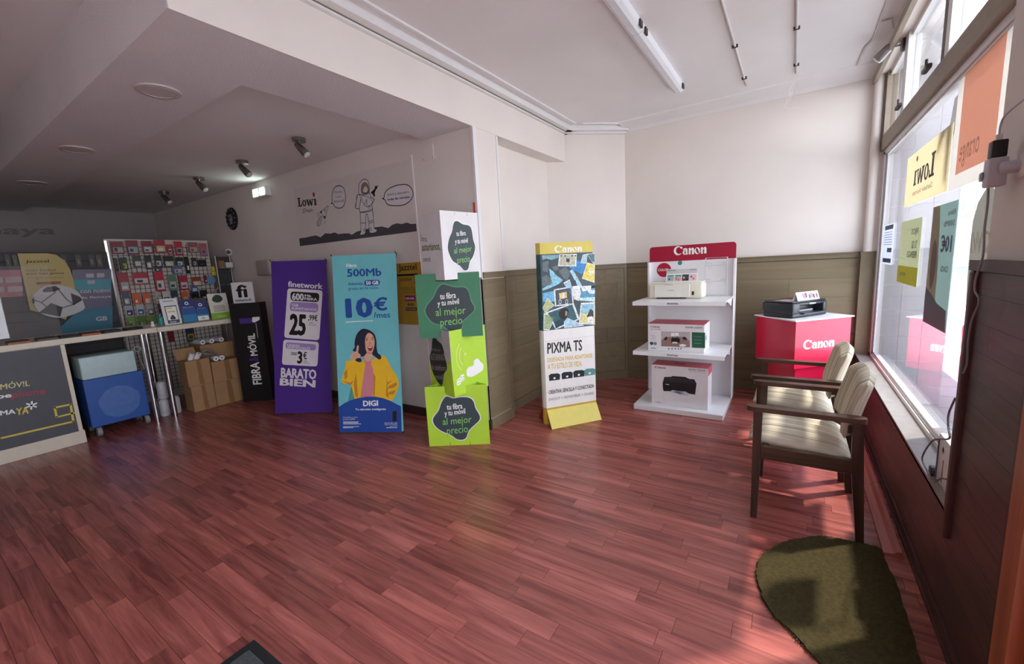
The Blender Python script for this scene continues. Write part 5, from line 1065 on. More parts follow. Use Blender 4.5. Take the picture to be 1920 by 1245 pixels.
single('charging_cable', MB().tube(spline([(.499, cy0+.003, cz0+.101), (.499, cy0, cz0+.13), (.50, cy0-.03, cz0+.15), (.508, cy0-.12, cz0+.165), (.52, cy0-.25, cz0+.18)], 5, False), .0028, 6), M_grey, 'thin grey cable rising from the black charger', 'cable')
dn = [(1853, 338), (1852, 380), (1846, 430), (1843, 480), (1830, 520), (1828, 545), (1836, 565), (1822, 600), (1815, 640), (1813, 680), (1806, 700)]
single('power_cable', MB().tube(spline([pz(x, y, .498) for x, y in dn], 4, False), .003, 6), mat('#8d8b92', .5), 'grey cable running down from the adapter along the dark pier', 'cable')
d2 = [(1792, 745), (1779, 775), (1778, 800), (1780, 822), (1760, 823), (1745, 830), (1729, 858), (1737, 880), (1746, 900), (1753, 904), (1765, 897), (1775, 899)]
single('power_cable', MB().tube(spline([(.535, *onX(x, y, .535)) for x, y in d2], 4, False), .0035, 6), mat('#6f6d74', .5), 'thin looping cable beside the white device on the sill', 'cable')
t = thing('router', 'white slim device standing on the window sill', 'router', (.578, 2.37, .481)); put('case', MB().rbox(.556, .600, 2.27, 2.455, .481, .690, .006, 2), M_shw, t, 40); put('dark_stripe', MB().box(.5535, .556, 2.436, 2.448, .49, .66), pm('#4a3f6a'), t); put('vent_slit', MB().box(.5545, .556, 2.36, 2.365, .50, .60), mat('#777777', .5), t)
put('logo_ring', MB().lathe([(.016, 0), (.016, .0015), (.012, .002), (.012, 0)], Matrix.Translation((.556, 2.375, .64)) @ Matrix.Rotation(-PI/2, 4, 'Y'), 18), mat('#c8c6c8', .4), t)
single('plug', MB().rbox(.545, .575, 2.475, 2.51, .481, .515, .004, 1).rbox(.548, .572, 2.462, 2.476, .487, .509, .003, 1), mat('#4b4744', .5), 'small dark plug lying on the sill beside the white device', 'plug')

# ================================================================== COUNTER AND TABLE
CX = -5.83; M_cream = mat('#d9d2c0', .4, var=.03); M_cgrey = mat('#4b4c55', .5, var=.05)
t = thing('shop_counter', 'cream counter with a dark grey printed front at the left edge', 'counter', (CX-.3, 0, 0))
put('carcass', MB().box(CX-.60, CX-.02, -1.6, .955, .10, .99), M_cream, t); put('plinth', MB().box(CX-.58, CX+.012, -1.6, .985, .001, .125), M_cream, t)
put('front_board', MB().box(CX-.02, CX, -1.6, .945, .125, .985), M_cgrey, t); put('corner_post', MB().box(CX-.60, CX+.008, .945, .975, .125, .99), M_cream, t)
o = put('countertop', MB().rbox(CX-.65, CX+.02, -1.6, 1.697, .992, 1.048, .004, 1), M_cream, t); put('leg', MB().cyl((CX-.03, 1.57, .001), (CX-.03, 1.57, .992), .025, 16), M_chrome, t, 40)
B = Board((CX, -1.6, .0), (0, 1, 0), (0, 0, 1)); q1 = lambda x, y: (x/2.706, 420+y/2.706); LYEL = pm('#d8c84a')
Ink(B, .001).linepx([q1(-300, 1157), q1(0, 1088), q1(372, 1002), q1(358, 915), q1(277, 932), q1(288, 980), q1(388, 955)], .016).build('yellow_line', LYEL, t)
Ink(B, .001).quadtext('MÓV!L', q1(0, 806), q1(150, 786), q1(2, 842), .02).build('lettering', pm('#d3cd8e'), t); Ink(B, .001).quadtext('pepe', q1(-90, 880), q1(58, 862), q1(-88, 905), .035).build('lettering', WTX, t); Ink(B, .001).quadtext('phone', q1(60, 850), q1(230, 830), q1(62, 893), .02).build('lettering', pm('#a8344a'), t)
Ink(B, .001).quadtext('LLAMA', q1(-95, 960), q1(78, 938), q1(-93, 985), .03).build('lettering', WTX, t); Ink(B, .001).quadtext('YA', q1(80, 935), q1(145, 925), q1(82, 972), .03).build('lettering', LYEL, t); k = Ink(B, .001); c0 = B.uv(*q1(160, 920)); [k.line([(c0[0]-.035*math.cos(a), c0[1]-.035*math.sin(a)), (c0[0]+.035*math.cos(a), c0[1]+.035*math.sin(a))], .012) for a in (.3, 1.35, 2.4)]; k.build('asterisk', WTX, t)
t = thing('bar_table', 'cream table extension on two chrome legs beside the counter', 'table', (CX-.3, 2.1, 0)); put('tabletop', MB().rbox(CX-.65, CX+.02, 1.70, 2.63, .992, 1.045, .004, 1), M_cream, t)
put('leg', MB().cyl((-5.86, 1.735, .001), (-5.86, 1.735, .992), .026, 16), M_chrome, t, 40); put('leg', MB().cyl((-6.32, 1.735, .001), (-6.32, 1.735, .992), .026, 16), M_chrome, t, 40)

# blue cart with a box on it
M_blue = mat('#2456a6', .38, var=.05, scale=6); t = thing('rolling_cart', 'blue cabinet on castors under the counter', 'cart', (-6.07, 1.29, 0))
put('body', MB().rbox(-6.25, -5.90, 1.055, 1.53, .098, .597, .006, 2), M_blue, t); B = Board((-5.90, 1.055, .075), (0, 1, 0), (0, 0, 1)); k = Ink(B, .0008)
k.poly([(.25+.165*math.cos(a)*(1+.03*math.sin(7*a)), .24+.165*math.sin(a)) for a in [2*PI*i/40 for i in range(40)]]); k.build('faded_disc', mat('#4a72b4', .4, var=.1), t)
for x_, y_ in ((-5.905, 1.10), (-5.905, 1.49), (-6.20, 1.10), (-6.20, 1.49)):
    o = put('castor', MB().cyl((x_, y_-.018, .048), (x_, y_+.018, .048), .047, 20), mat('#8b8b90', .4), t, 40); put('castor_fork', MB().box(x_-.02, x_+.02, y_-.026, y_-.019, .03, .10).box(x_-.02, x_+.02, y_+.019, y_+.026, .03, .10), M_black, o)
single('storage_box', MB().rbox(-6.22, -5.905, 1.06, 1.495, .598, .825, .012, 3), mat('#b5d0d2', .45, var=.05), 'pale turquoise box standing on the blue cabinet', 'box', smooth=40)
# fi network board
fa, fb_ = Vector((-5.691, 2.389, 0)), Vector((-5.408, 2.606, 0)); fdr = (fb_-fa).normalized(); fnn = Vector((-fdr.y, fdr.x, 0)); FW = (fb_-fa).length; Mf = Matrix(((fdr.x, fnn.x, 0, fa.x), (fdr.y, fnn.y, 0, fa.y), (0, 0, 1, 0), (0, 0, 0, 1)))
t = thing('display_box', 'tall black advertising box with white vertical lettering', 'display', tuple((fa+fb_)/2)); put('body', MB().box(0, FW, 0, .16, .001, 1.232, Mf), mat('#0d0d10', .5, var=.1), t); B = Board(fa, fdr, Zv); j3 = lambda x, y: (260+x/4.15, 520+y/4.15)
a_ = B.uv(*j3(893, 868)); b2 = B.uv(*j3(970, 545)); u0, u1, v0, v1 = .145, .255, .215, .86; hgt = v1-v0
Ink(B, .001).tuv('FIBRA', u0, u1, v0, v0+hgt*.44, .03, rot=90).tuv('MÓVIL', u0-.0, u1+.0, v0+hgt*.565, v1, .03, rot=90).build('lettering', WTX, t); Ink(B, .001).tuv('&', u0, u1, v0+hgt*.46, v0+hgt*.545, .03, rot=90).build('lettering', pm('#4a2c8a'), t)
Ink(B, .001).rect(.10, .30, .985, 1.05).build('purple_patch', pm('#4a2c8a'), t); Ink(B, .0016).rq([j3(885, 310), j3(942, 306), j3(942, 330), j3(900, 352), j3(882, 345)], .01).build('hand_print', WTX, t); Ink(B, .0014).rect(.285, .289, .80, .98).build('white_line', WTX, t)
t = thing('header_card', 'white square card with black letters on top of the black box', 'sign', tuple(fa+fdr*.15+Zv*1.233)); u0, u1 = .035, .285; put('card', MB().box(u0, u1, .05, .065, 1.233, 1.485, Mf), pm('#d9d9da'), t); Bc = Board(fa+fnn*.05, fdr, Zv)
Ink(Bc, .001).tuv('fi', u0+.05, u1-.07, 1.30, 1.455, .03).tuv('network', u0+.025, u1-.03, 1.255, 1.285, .03).build('lettering', INK, t)
# cartons and rolls
M_kraft = mat('#a4815a', .8, var=.06, scale=8); M_tape = mat('#8a6540', .4, var=.05); M_roll = mat('#e2e2e4', .7, var=.03)
def kraft(label, x0, x1, y0, y1, z0, z1, tape=True, openf=False):
    t = thing('carton', label, 'box', ((x0+x1)/2, (y0+y1)/2, z0), group='kraft cartons under the table'); put('carton_body', MB().box(x0, x1, y0, y1, z0, z1), M_kraft, t)
    if tape: B = Board((x1, y0, z0), (0, 1, 0), (0, 0, 1)); w_ = y1-y0; h_ = z1-z0; Ink(B, .001).poly([(w_*.46, h_*.04), (w_*.66, h_*.02), (w_*.62, h_), (w_*.45, h_)]).build('tape', M_tape, t)
    if openf: put('flap', MB().quad((x0, y0, z1), (x0-.05, y0-.02, z1+.13), (x0-.05, y1-.05, z1+.13), (x0, y1-.03, z1)).quad((x0-.002, y0, z1), (x0-.002, y1-.03, z1), (x0-.052, y1-.05, z1+.13), (x0-.052, y0-.02, z1+.13)), M_kraft, t)
    return t
kraft('kraft carton on the floor, left one of the lower pair under the table', -6.05, -5.83, 1.915, 2.148, .001, .303); kraft('kraft carton on the floor, right one of the lower pair under the table', -6.05, -5.83, 2.154, 2.455, .001, .288)
kraft('open kraft carton on the upper left of the carton pile', -6.05, -5.84, 1.903, 2.150, .304, .608, openf=True); kraft('kraft carton on the upper right of the carton pile', -6.05, -5.84, 2.163, 2.474, .289, .545)
kraft('kraft carton on the floor at the back of the pile', -6.42, -6.10, 2.15, 2.55, .001, .37, False); kraft('tall kraft carton at the back of the pile holding paper rolls', -6.40, -6.10, 2.17, 2.54, .371, .735, False)
def roll(label, a, b, r_=.03):
    t = thing('paper_roll', label, 'paper roll', tuple((Vector(a)+Vector(b))/2), group='white paper rolls'); put('paper', MB().cyl(a, b, r_, 18), M_roll, t, 40); d_ = (Vector(b)-Vector(a)).normalized(); put('core', MB().cyl(Vector(b)-d_*.001, Vector(b)+d_*.0015, r_*.3, 10), INK, t)
roll('white paper roll lying end-on on the upper right carton, left of two', (-5.96, 2.24, .576), (-5.87, 2.235, .576)); roll('white paper roll lying end-on on the upper right carton, right of two', (-5.96, 2.305, .576), (-5.87, 2.30, .576))
roll('white paper roll leaning in the open carton, left of two', (-5.93, 1.99, .609), (-5.90, 2.01, .685), .028); roll('white paper roll leaning in the open carton, right of two', (-5.93, 2.05, .609), (-5.89, 2.075, .675), .028)
for i, (y_, z_) in enumerate(((2.23, .766), (2.33, .766), (2.44, .766))): roll(('left', 'middle', 'right')[i]+' white paper roll on top of the tall rear carton', (-6.33, y_-.02, z_), (-6.16, y_, z_), .03)
single('cable_bundle', MB().tube(spline([(-5.95, 2.10, .63), (-5.93, 2.16, .70), (-5.92, 2.22, .66), (-5.95, 2.20, .62), (-5.92, 2.12, .66), (-5.90, 2.18, .64), (-5.93, 2.26, .63)], 6, False), .012, 7), mat('#77757a', .35, var=.1), 'clear grey plastic and cable tangle on the cartons', 'cables', smooth=60)
for i, (x_, y_, z_) in enumerate(((-6.05, 1.70, .001), (-6.05, 1.81, .001), (-6.06, 1.71, .205))):
    t = thing('wrapped_roll', ('white plastic-wrapped roll on the floor behind the chrome leg', 'white plastic-wrapped roll on the floor beside the cartons', 'white plastic-wrapped roll stacked behind the chrome leg')[i], 'paper roll', (x_, y_, z_)); put('wrap', MB().lathe([(.045, z_), (.05, z_+.02), (.048, z_+.1), (.05, z_+.17), (.04, z_+.195), (.012, z_+.203)], Matrix.Translation((x_, y_, 0)), 14), mat('#cfcfd4', .3, var=.1, scale=30, bump=.5, bscale=60), t, 60)
t = thing('cable_ring', 'white cable with a ring hanging from the table legs', 'cable', (-6.2, 1.63, .1)); put('ring', MB().tube([(-6.2+.0*a, 1.60+.028*math.cos(a), .80+.028*math.sin(a)) for a in [2*PI*i/16 for i in range(17)]], .006, 6), M_white, t, 60); put('cord', MB().tube(spline([(-6.2, 1.60, .77), (-6.19, 1.62, .6), (-6.18, 1.68, .4), (-6.17, 1.72, .15), (-6.15, 1.78, .03)], 5, False), .004, 6), M_white, t, 60)

# ================================================================== ACCESSORY GRID
GX0, GY0, GY1, GZ = -6.95, 1.70, 2.775, 2.07
t = thing('grid_board', 'white board with black wire grid behind the table', 'display board', (GX0, 2.24, 0)); put('board', MB().box(GX0-.03, GX0-.012, GY0, GY1, .001, GZ), mat('#c9c2ba', .5, var=.04), t)
put('edge_trim', MB().box(GX0-.03, GX0+.0, GY0-.022, GY0, .001, GZ), M_chrome, t); put('edge_trim', MB().box(GX0-.03, GX0+.0, GY0-.02, GY1, GZ, GZ+.02), mat('#cfc4be', .5), t)
M_wire = mat('#141416', .4, var=.05); wv = bpy.data.meshes.new('wire'); b_ = MB().cyl((0, 0, 0), (0, 0, 1), .003, 5); wv.from_pydata([tuple(v) for v in b_.v], [], b_.f); wv.materials.append(M_wire)
nY = int((GY1-GY0-.04)/.052); gp = wl(t)
for i in range(nY+1): o = bpy.data.objects.new('wire', wv); COL.objects.link(o); o.parent = t; o.location = Vector((GX0, GY0+.03+i*.052, .1))-gp; o.scale = (1, 1, GZ-.14)
for i in range(37): o = bpy.data.objects.new('wire', wv); COL.objects.link(o); o.parent = t; o.location = Vector((GX0+.006, GY0+.02, .12+i*.052))-gp; o.rotation_euler = (-PI/2, 0, 0); o.scale = (1, 1, GY1-GY0-.04)
GB = Board((GX0+.02, GY0, 0), (0, 1, 0), (0, 0, 1)); g2 = lambda x, y: (180+x/5.647, 420+y/5.647)
rows = {'top': [(140, 195, 300, 310, '#7d2535', '#8f8c8c', 'maroon and grey'), (305, 185, 455, 315, '#7a2434', '#8fa0ab', 'maroon and blue grey'), (470, 190, 600, 305, '#76202f', '#b4b6b8', 'maroon and white'), (600, 180, 735, 300, '#9a2233', '#c2b188', 'red and cream'), (742, 225, 815, 315, '#b03040', '#d0cdd0', 'white and red'), (820, 195, 925, 320, '#b22234', '#a9a4a8', 'bright red'), (960, 205, 1075, 300, '#8c5a5c', '#b3a29c', 'faded pink'), (1085, 215, 1185, 330, '#a35b60', '#8a98a8', 'pink and blue grey')],
 'second': [(170, 370, 243, 500, '#23281f', '#2e3428', 'blackish green'), (246, 365, 345, 480, '#23281f', '#7f9148', 'black and lime green'), (375, 350, 485, 450, '#3a3a3a', '#b9b9b2', 'white and grey'), (500, 350, 597, 470, '#17171a', '#a9acb0', 'black with a white label'), (600, 345, 697, 450, '#22252a', '#b9bec2', 'white and black striped'), (702, 350, 828, 450, '#1d1f16', '#b8b8a4', 'black with an oval white label'), (832, 360, 925, 440, '#17171a', '#b4b7b8', 'black and pale'), (928, 360, 998, 510, '#101012', '#1e1e20', 'long plain black'), (1000, 365, 1068, 440, '#17171a', '#bcbcb4', 'small black and white'), (1072, 385, 1165, 440, '#111113', '#26262a', 'short black')],
 'third': [(215, 535, 368, 710, '#96253a', '#9b9797', 'large red and grey'), (372, 530, 555, 630, '#a52239', '#bdbdbd', 'wide red and white'), (605, 520, 738, 695, '#b0183c', '#c9c6c8', 'large crimson and white'), (742, 550, 858, 685, '#5e7a68', '#a9b3ac', 'green and grey'), (862, 560, 975, 685, '#a42338', '#b9c0c8', 'red and pale blue'), (1000, 570, 1115, 650, '#8a3a30', '#cdbb9c', 'brown and cream'), (1125, 550, 1172, 620, '#7c1626', '#5c1420', 'dark red')],
 'fourth': [(260, 740, 365, 850, '#3d4f5e', '#aab4ba', 'slate blue'), (375, 745, 483, 845, '#c9582a', '#d96f3d', 'plain orange'), (487, 740, 590, 840, '#cf5a2c', '#bdb6b2', 'orange and white'), (610, 725, 670, 835, '#b4b1a8', '#a9993f', 'white and yellow'), (690, 725, 788, 835, '#c4c2bd', '#3b3d63', 'white and navy'), (795, 720, 880, 835, '#2c2f52', '#b9bcc6', 'navy and white'), (895, 725, 990, 830, '#d4602e', '#c6bfbb', 'bright orange and white'), (995, 712, 1088, 800, '#0f0f12', '#1b1b1e', 'black with a yellow disc'), (1092, 710, 1185, 800, '#0f0f12', '#222226', 'plain black')],
 'fifth': [(290, 870, 398, 965, '#a9a7ae', '#553b78', 'purple dome'), (415, 862, 518, 955, '#b4b6ba', '#3a6f9f', 'blue dome'), (522, 860, 618, 958, '#a9aaae', '#2f3438', 'black dome'), (640, 855, 735, 960, '#54484c', '#25292b', 'dark brown dome')],
 'lowest': [(310, 985, 428, 1080, '#7f9f57', '#95b36a', 'pale green'), (434, 985, 544, 1080, '#5f8a3a', '#7fa650', 'mid green'), (550, 980, 655, 1070, '#86aa58', '#a3c276', 'light green')]}
extra = [(800, 445, 912, 520, '#54628c', '#b4b9c4', 'blue and white box pack below the black packs'), (995, 652, 1075, 712, '#2a6da8', '#b9c3cc', 'small blue pack below the brown one'), (610, 452, 690, 500, '#33454f', '#4d626c', 'dark teal pack under the striped one'), (750, 1150, 835, 1235, '#7a1220', '#8f1c2c', 'dark red pack hanging below the tabletop'), (940, 1110, 1050, 1225, '#25304f', '#a38f3c', 'navy and yellow pack hanging below the tabletop')]
def pack(x0, y0, x1, y1, c0, c1, label):
    ex, ey = (x1-x0)*.05, (y1-y0)*.09; a = GB.uv(*g2(x0-ex, y0-ey)); b = GB.uv(*g2(x1+ex, y1+ey)); u0, u1, v1, v0 = a[0], b[0], a[1], b[1]
    if v1 < v0: v0, v1 = v1, v0
    dx = random.Random(x0*7+y0).uniform(0, .03); P0 = GB.pt(u0, v0, 0); X = GX0+.02+dx
    t = thing('blister_pack', label, 'accessory pack', (X, P0.y+(u1-u0)/2, v0), group='accessory packs on the wire grid'); ya, yb = GY0+u0+.004, GY0+u1-.004
    put('card', MB().box(X, X+.004, ya, yb, v0, v1), pm(c0, .4), t); h_ = v1-v0
    put('blister', MB().rbox(X+.004, X+.022, ya+.012, yb-.012, v0+h_*.10, v0+h_*.55, .005, 1), pm(c1, .25), t)
    put('hang_hook', MB().cyl((GX0, (ya+yb)/2, v1-.012), (X+.03, (ya+yb)/2, v1-.008), .0025, 5), M_chrome, t); r = random.Random(x0+y1)
    Bp = Board((X+.022, ya, v0), (0, 1, 0), (0, 0, 1)); w_ = yb-ya; Ink(Bp, .0008).rect(w_*.22, w_*.22+w_*r.uniform(.2, .5), h_*.2, h_*r.uniform(.33, .5)).build('label_print', pm(r.choice(('#d5d3d0', '#3b3b40', '#c4c9cf', '#8d2a38', '#2d3a44'))), t)
    return t
ordn = ('first', 'second', 'third', 'fourth', 'fifth', 'sixth', 'seventh', 'eighth', 'ninth', 'tenth')
for rn, L in rows.items():
    for i, p in enumerate(L): pack(*p[:6], f'{p[6]} accessory pack, {ordn[i]} in the {rn} row of the grid')
for p in extra: pack(*p)
def gpt(x, y, X): v = g2(x, y); q = onX(*v, X); return (X, q[0], q[1])
c0 = gpt(1218, 595, GX0+.07); single('price_disc', MB().cyl(c0, (c0[0]+.004, c0[1], c0[2]), .055, 26), pm('#5c92b8'), 'round pale blue price disc at the right end of the grid', 'sign')
c0 = gpt(1240, 495, GX0+.06); single('hanging_tag', MB().rbox(c0[0], c0[0]+.02, c0[1]-.03, c0[1]+.03, c0[2]-.07, c0[2]-.005, .012, 2).rbox(c0[0]+.003, c0[0]+.018, c0[1]-.022, c0[1]+.022, c0[2]-.004, c0[2]+.06, .008, 2), mat('#cdb52a', .4), 'yellow two-lobed tag hanging at the right end of the grid', 'tag', smooth=40)
single('headset', MB().tube([(GX0+.06, 2.80+.045*math.cos(a), 1.36+.06*math.sin(a)) for a in [math.radians(x) for x in range(-40, 221, 20)]], .009, 7).rbox(GX0+.045, GX0+.08, 2.745, 2.775, 1.29, 1.35, .01, 2).rbox(GX0+.045, GX0+.08, 2.825, 2.855, 1.29, 1.35, .01, 2), mat('#c3b3ae', .4), 'pale headset hanging below the blue disc', 'headset', smooth=50)
# wire rack and camera
RX = -6.85; M_rk = mat('#9b9a9c', .35, .6); t = thing('wire_rack', 'grey wire rack with dark mesh panels in the corner', 'rack', (RX, 2.9, 0))
for y_ in (2.80, 2.985): put('post', MB().cyl((RX, y_, .001), (RX, y_, 1.87), .011, 10), M_rk, t, 40)
put('mesh_panel', MB().box(RX-.02, RX-.012, 2.80, 2.985, 1.10, 1.86), mat('#3b3a3d', .6, var=.3, scale=160), t); put('shelf', MB().box(RX-.01, RX+.12, 2.80, 2.985, 1.69, 1.70), M_rk, t)
for z_ in (1.66, 1.46):
    put('rail', MB().cyl((RX+.004, 2.80, z_), (RX+.004, 2.985, z_), .004, 6), M_rk, t)
    for y_ in (2.83, 2.88, 2.93, 2.965): put('hook', MB().tube([(RX+.004, y_, z_), (RX+.07, y_, z_-.02), (RX+.08, y_, z_-.008)], .003, 5), M_rk, t)
single('small_box', MB().box(RX+.0, RX+.09, 2.80, 2.868, 1.701, 1.80).box(RX+.089, RX+.0905, 2.81, 2.85, 1.73, 1.78), mat('#8c6b46', .6), 'small brown box on the wire rack', 'box'); single('small_box', MB().rbox(RX+.0, RX+.09, 2.885, 2.98, 1.701, 1.775, .006, 2), pm('#cfd0d4'), 'small white box on the wire rack', 'box')
t = thing('security_camera', 'white ball camera with black lens on top of the rack post', 'camera', (RX, 2.985, 1.87)); put('ball', MB().lathe([(.008, 1.872), (.03, 1.885), (.045, 1.92), (.038, 1.955), (.012, 1.972)], Matrix.Translation((RX, 2.985, 0)), 18), M_white, t, 60); put('lens', MB().cyl((RX+.03, 2.97, 1.92), (RX+.047, 2.962, 1.92), .026, 16), INK, t, 40)

# ================================================================== THINGS ON THE COUNTER
def holder(label, y0, y1, zt, hexc, name='leaflet_holder', x=-6.0, lean=.05):
    t = thing(name, label, 'leaflets', (x, (y0+y1)/2, 1.046)); B = Board((x, y0, 1.047), (0, 1, 0), (-lean, 0, .3)); h_ = math.hypot(zt-1.047, lean); put('back_card', panel(MB(), B, rrect(0, y1-y0, 0, h_), .004), pm(hexc, .4), t)
    put('foot', MB().box(x-.09, x, y0+.01, y1-.01, 1.046, 1.05), pm(hexc, .4), t); return t, B, y1-y0, h_
t, B, w_, h_ = holder('white leaflet holder with a small phone leaflet on the table', 1.835, 2.00, 1.345, '#e3e3e6'); Ink(B, .001).tuv('Sarenet', .03, .125, h_*.88, h_*.94, .02).build('lettering', SLATE, t); Ink(B, .001).rect(.03, .145, .012, h_*.72).build('leaflet', pm('#3a4a5e'), t); Ink(B, .002).rect(.038, .138, .05, h_*.68).build('leaflet', WTX, t); Ink(B, .003).rect(.045, .10, h_*.60, h_*.64).rect(.05, .12, h_*.46, h_*.51).build('yellow_bar', LYEL, t); Ink(B, .003).poly(spline([(.06, .06), (.088, .11), (.115, .06)], 3)).build('picture', SLATE, t); Ink(B, .003).tuv('Sarenet', .05, .11, .02, .04, .02).build('lettering', WTX, t)
t, B, w_, h_ = holder('dark stand with two blue gradient leaflets on the table', 2.01, 2.30, 1.322, '#3d3f46')
for u0, u1, v1 in ((.01, .15, .95), (.155, .275, .82)):
    Ink(B, .001).rect(u0, u1, .004, h_*v1*.35).build('leaflet', pm('#2f83b4'), t); Ink(B, .001).rect(u0, u1, h_*v1*.35, h_*v1*.65).build('leaflet', pm('#2b5a9c'), t); Ink(B, .001).rect(u0, u1, h_*v1*.65, h_*v1).build('leaflet', pm('#2c3a7a'), t)
    c_ = (u0+u1)/2; Ink(B, .002).ell(c_-.005, h_*v1*.86, .019, .020, 20, .55).tuv('2', c_+.012, c_+.022, h_*v1*.79, h_*v1*.83).tuv('Fibra móvil', u0+.02, u1-.02, h_*v1*.66, h_*v1*.70).build('lettering', WTX, t)
Ink(B, .0016).rect(.158, .272, .004, .06).build('leaflet', WTX, t); Ink(B, .002).tuv('O2', .195, .23, .02, .045, .02).build('lettering', INK, t)
t, B, w_, h_ = holder('white leaflet card with dark blob and green base on the table', 2.315, 2.53, 1.362, '#dedccf'); Ink(B, .001).rect(0, w_, 0, h_*.24).build('green_band', pm('#86b63c'), t); Ink(B, .001).poly(spline([(.07, h_*.9), (.045, h_*.78), (.06, h_*.68), (.11, h_*.64), (.15, h_*.70), (.165, h_*.80), (.14, h_*.92), (.10, h_*.95)], 4)).build('blob', pm('#2c4038'), t); o = Ink(B, .001, True); [o.rect(.04, .17, h_*f, h_*(f+.022)) for f in (.50, .45, .40, .34, .29)]; o.build('fine_print', pm('#7d8a70'), t)['kind'] = 'stuff'; Ink(B, .002).tuv('Telecable', .06, .17, h_*.06, h_*.13, .02).build('lettering', pm('#cfe39c'), t)
single('leaflet_stack', MB().box(-6.10, -5.98, 2.535, 2.61, 1.046, 1.15).box(-6.10, -5.98, 2.532, 2.612, 1.155, 1.20), mat('#c8a9a6', .5, var=.3, scale=30), 'small pink and white leaflet stack at the end of the table', 'leaflets')
single('hand_gel', MB().lathe([(.026, 1.047), (.028, 1.06), (.028, 1.13), (.012, 1.145), (.012, 1.165), (.02, 1.17), (.02, 1.178)], Matrix.Translation((-6.05, 1.815, 0)), 16), mat('#3a8f92', .3), 'teal dispenser bottle beside the white leaflet holder', 'bottle', smooth=40)
t = thing('figurine', 'tiny black and white figurine at the edge of the countertop', 'figurine', (-5.93, 1.70, 1.049)); put('body', MB().lathe([(.012, 1.049), (.02, 1.058), (.018, 1.075), (.008, 1.085)], Matrix.Translation((-5.93, 1.70, 0)), 14), WTX, t, 60); put('head', MB().lathe([(.006, 1.083), (.016, 1.09), (.017, 1.102), (.006, 1.113)], Matrix.Translation((-5.928, 1.70, 0)), 14), WTX, t, 60); put('ears', MB().cyl((-5.93, 1.688, 1.11), (-5.926, 1.688, 1.112), .006, 8).cyl((-5.93, 1.712, 1.11), (-5.926, 1.712, 1.112), .006, 8), INK, t)
for i, (y_, c_, d_) in enumerate(((.70, '#b46a4a', 'orange-edged'), (.88, '#6d675a', 'khaki'), (1.03, '#2b2b30', 'black'), (1.18, '#c4683f', 'bright orange'), (1.34, '#333a4a', 'navy'), (1.52, '#232326', 'plain black'))):
    t = thing('phone_case', f'{d_} flat phone case lying on the countertop, {ordn[i]} from the left', 'phone case', (-5.90, y_, 1.049), group='phone cases along the counter edge'); put('case', MB().rbox(-5.99, -5.83, y_-.07, y_+.07, 1.049, 1.064, .004, 1), pm(c_), t); put('cover', MB().rbox(-5.99, -5.835, y_-.066, y_+.066, 1.0645, 1.074, .003, 1), M_black, t)
# posters behind the counter on a dark slat partition
PXp = -6.85; t = thing('display_partition', 'dark partition behind the counter carrying posters and packs', 'partition', (PXp, .4, 0)); M_part = mat('#38353a', .6, var=.15)
put('panel', MB().box(PXp-.05, PXp-.012, -1.6, 1.66, .001, 1.93), mat('#242226', .7), t)
for i in range(18): put('slat', MB().box(PXp-.012, PXp, -1.6, 1.66, .03+i*.106, .128+i*.106), M_part, t)
n3 = lambda x, y: (x/5.659, 440+y/5.659)
for i, x_ in enumerate((40, 120, 640, 790, 930, 1010)):
    a = onX(*n3(x_, 215), PXp+.01); b = onX(*n3(x_+85, 340), PXp+.01); t2 = thing('blister_pack', f'dim grey accessory pack on the dark partition, {ordn[i]} from the left', 'accessory pack', (PXp, a[0], b[1]), group='dim packs on the partition'); put('card', MB().box(PXp+.001, PXp+.012, a[0], b[0], b[1], a[1]), pm(('#4d4a4a', '#5b5a52', '#44464a', '#54504a', '#4a4d48', '#58524e')[i]), t2); put('label_print', MB().box(PXp+.012, PXp+.014, a[0]+.015, b[0]-.015, b[1]+.03, a[1]-.05), pm('#7a7674'), t2)
PB = Board((PXp+.03, 0, 0), (0, 1, 0), (0, 0, 1))
def poster(label, pts, hexc, PB=PB): t = thing('poster', label, 'poster', tuple(PB.pt(*PB.uv(*n3(*pts[0]))))); put('sheet', panel(MB(), PB, [PB.uv(*n3(*p)) for p in pts], .006), pm(hexc, .35), t); return t
t = poster('red price poster at the far left behind the counter', [(-250, 680), (-250, 385), (225, 372), (245, 655)], '#93404c'); [Ink(PB, .001).rq([n3(*p) for p in q_], .01).build('white_box', pm('#b9a5a8'), t) for q_ in ([(55, 450), (225, 445), (230, 505), (60, 515)], [(80, 550), (240, 545), (243, 600), (85, 610)], [(-60, 452), (30, 450), (35, 510), (-58, 515)], [(-60, 552), (45, 550), (50, 605), (-58, 612)])]
t = poster('purple and teal tariff poster left of the grid board', [(1195, 1010), (1180, 365), (765, 372), (800, 1075)], '#54506a'); Ink(PB, .001).px([n3(*p) for p in [(775, 475), (1175, 470), (1180, 585), (800, 590)]]).build('teal_band', pm('#4f92a0'), t); Ink(PB, .001).px([n3(*p) for p in [(830, 800), (1195, 760), (1195, 1000), (660, 1060), (640, 980)]]).build('teal_band', pm('#2f6f86'), t); Ink(PB, .002).quadtext('con nuevo', n3(850, 590), n3(1175, 580), n3(850, 622), .02).quadtext('de llamaya', n3(850, 655), n3(1178, 640), n3(850, 690), .02).quadtext('GB', n3(1015, 870), n3(1140, 862), n3(1015, 918), .04).build('lettering', pm('#b9b3bf'), t); [Ink(PB, .002).rq([n3(*p) for p in q_], .01).build('white_box', pm('#a9a6b4'), t) for q_ in ([(910, 415), (995, 412), (998, 455), (912, 458)], [(1025, 410), (1105, 408), (1108, 452), (1028, 455)], [(925, 485), (1005, 483), (1007, 522), (927, 525)])]
yel_ = [(320, 800), (185, 200), (500, 197), (600, 215), (690, 280), (745, 370), (775, 470), (800, 580), (700, 900)]
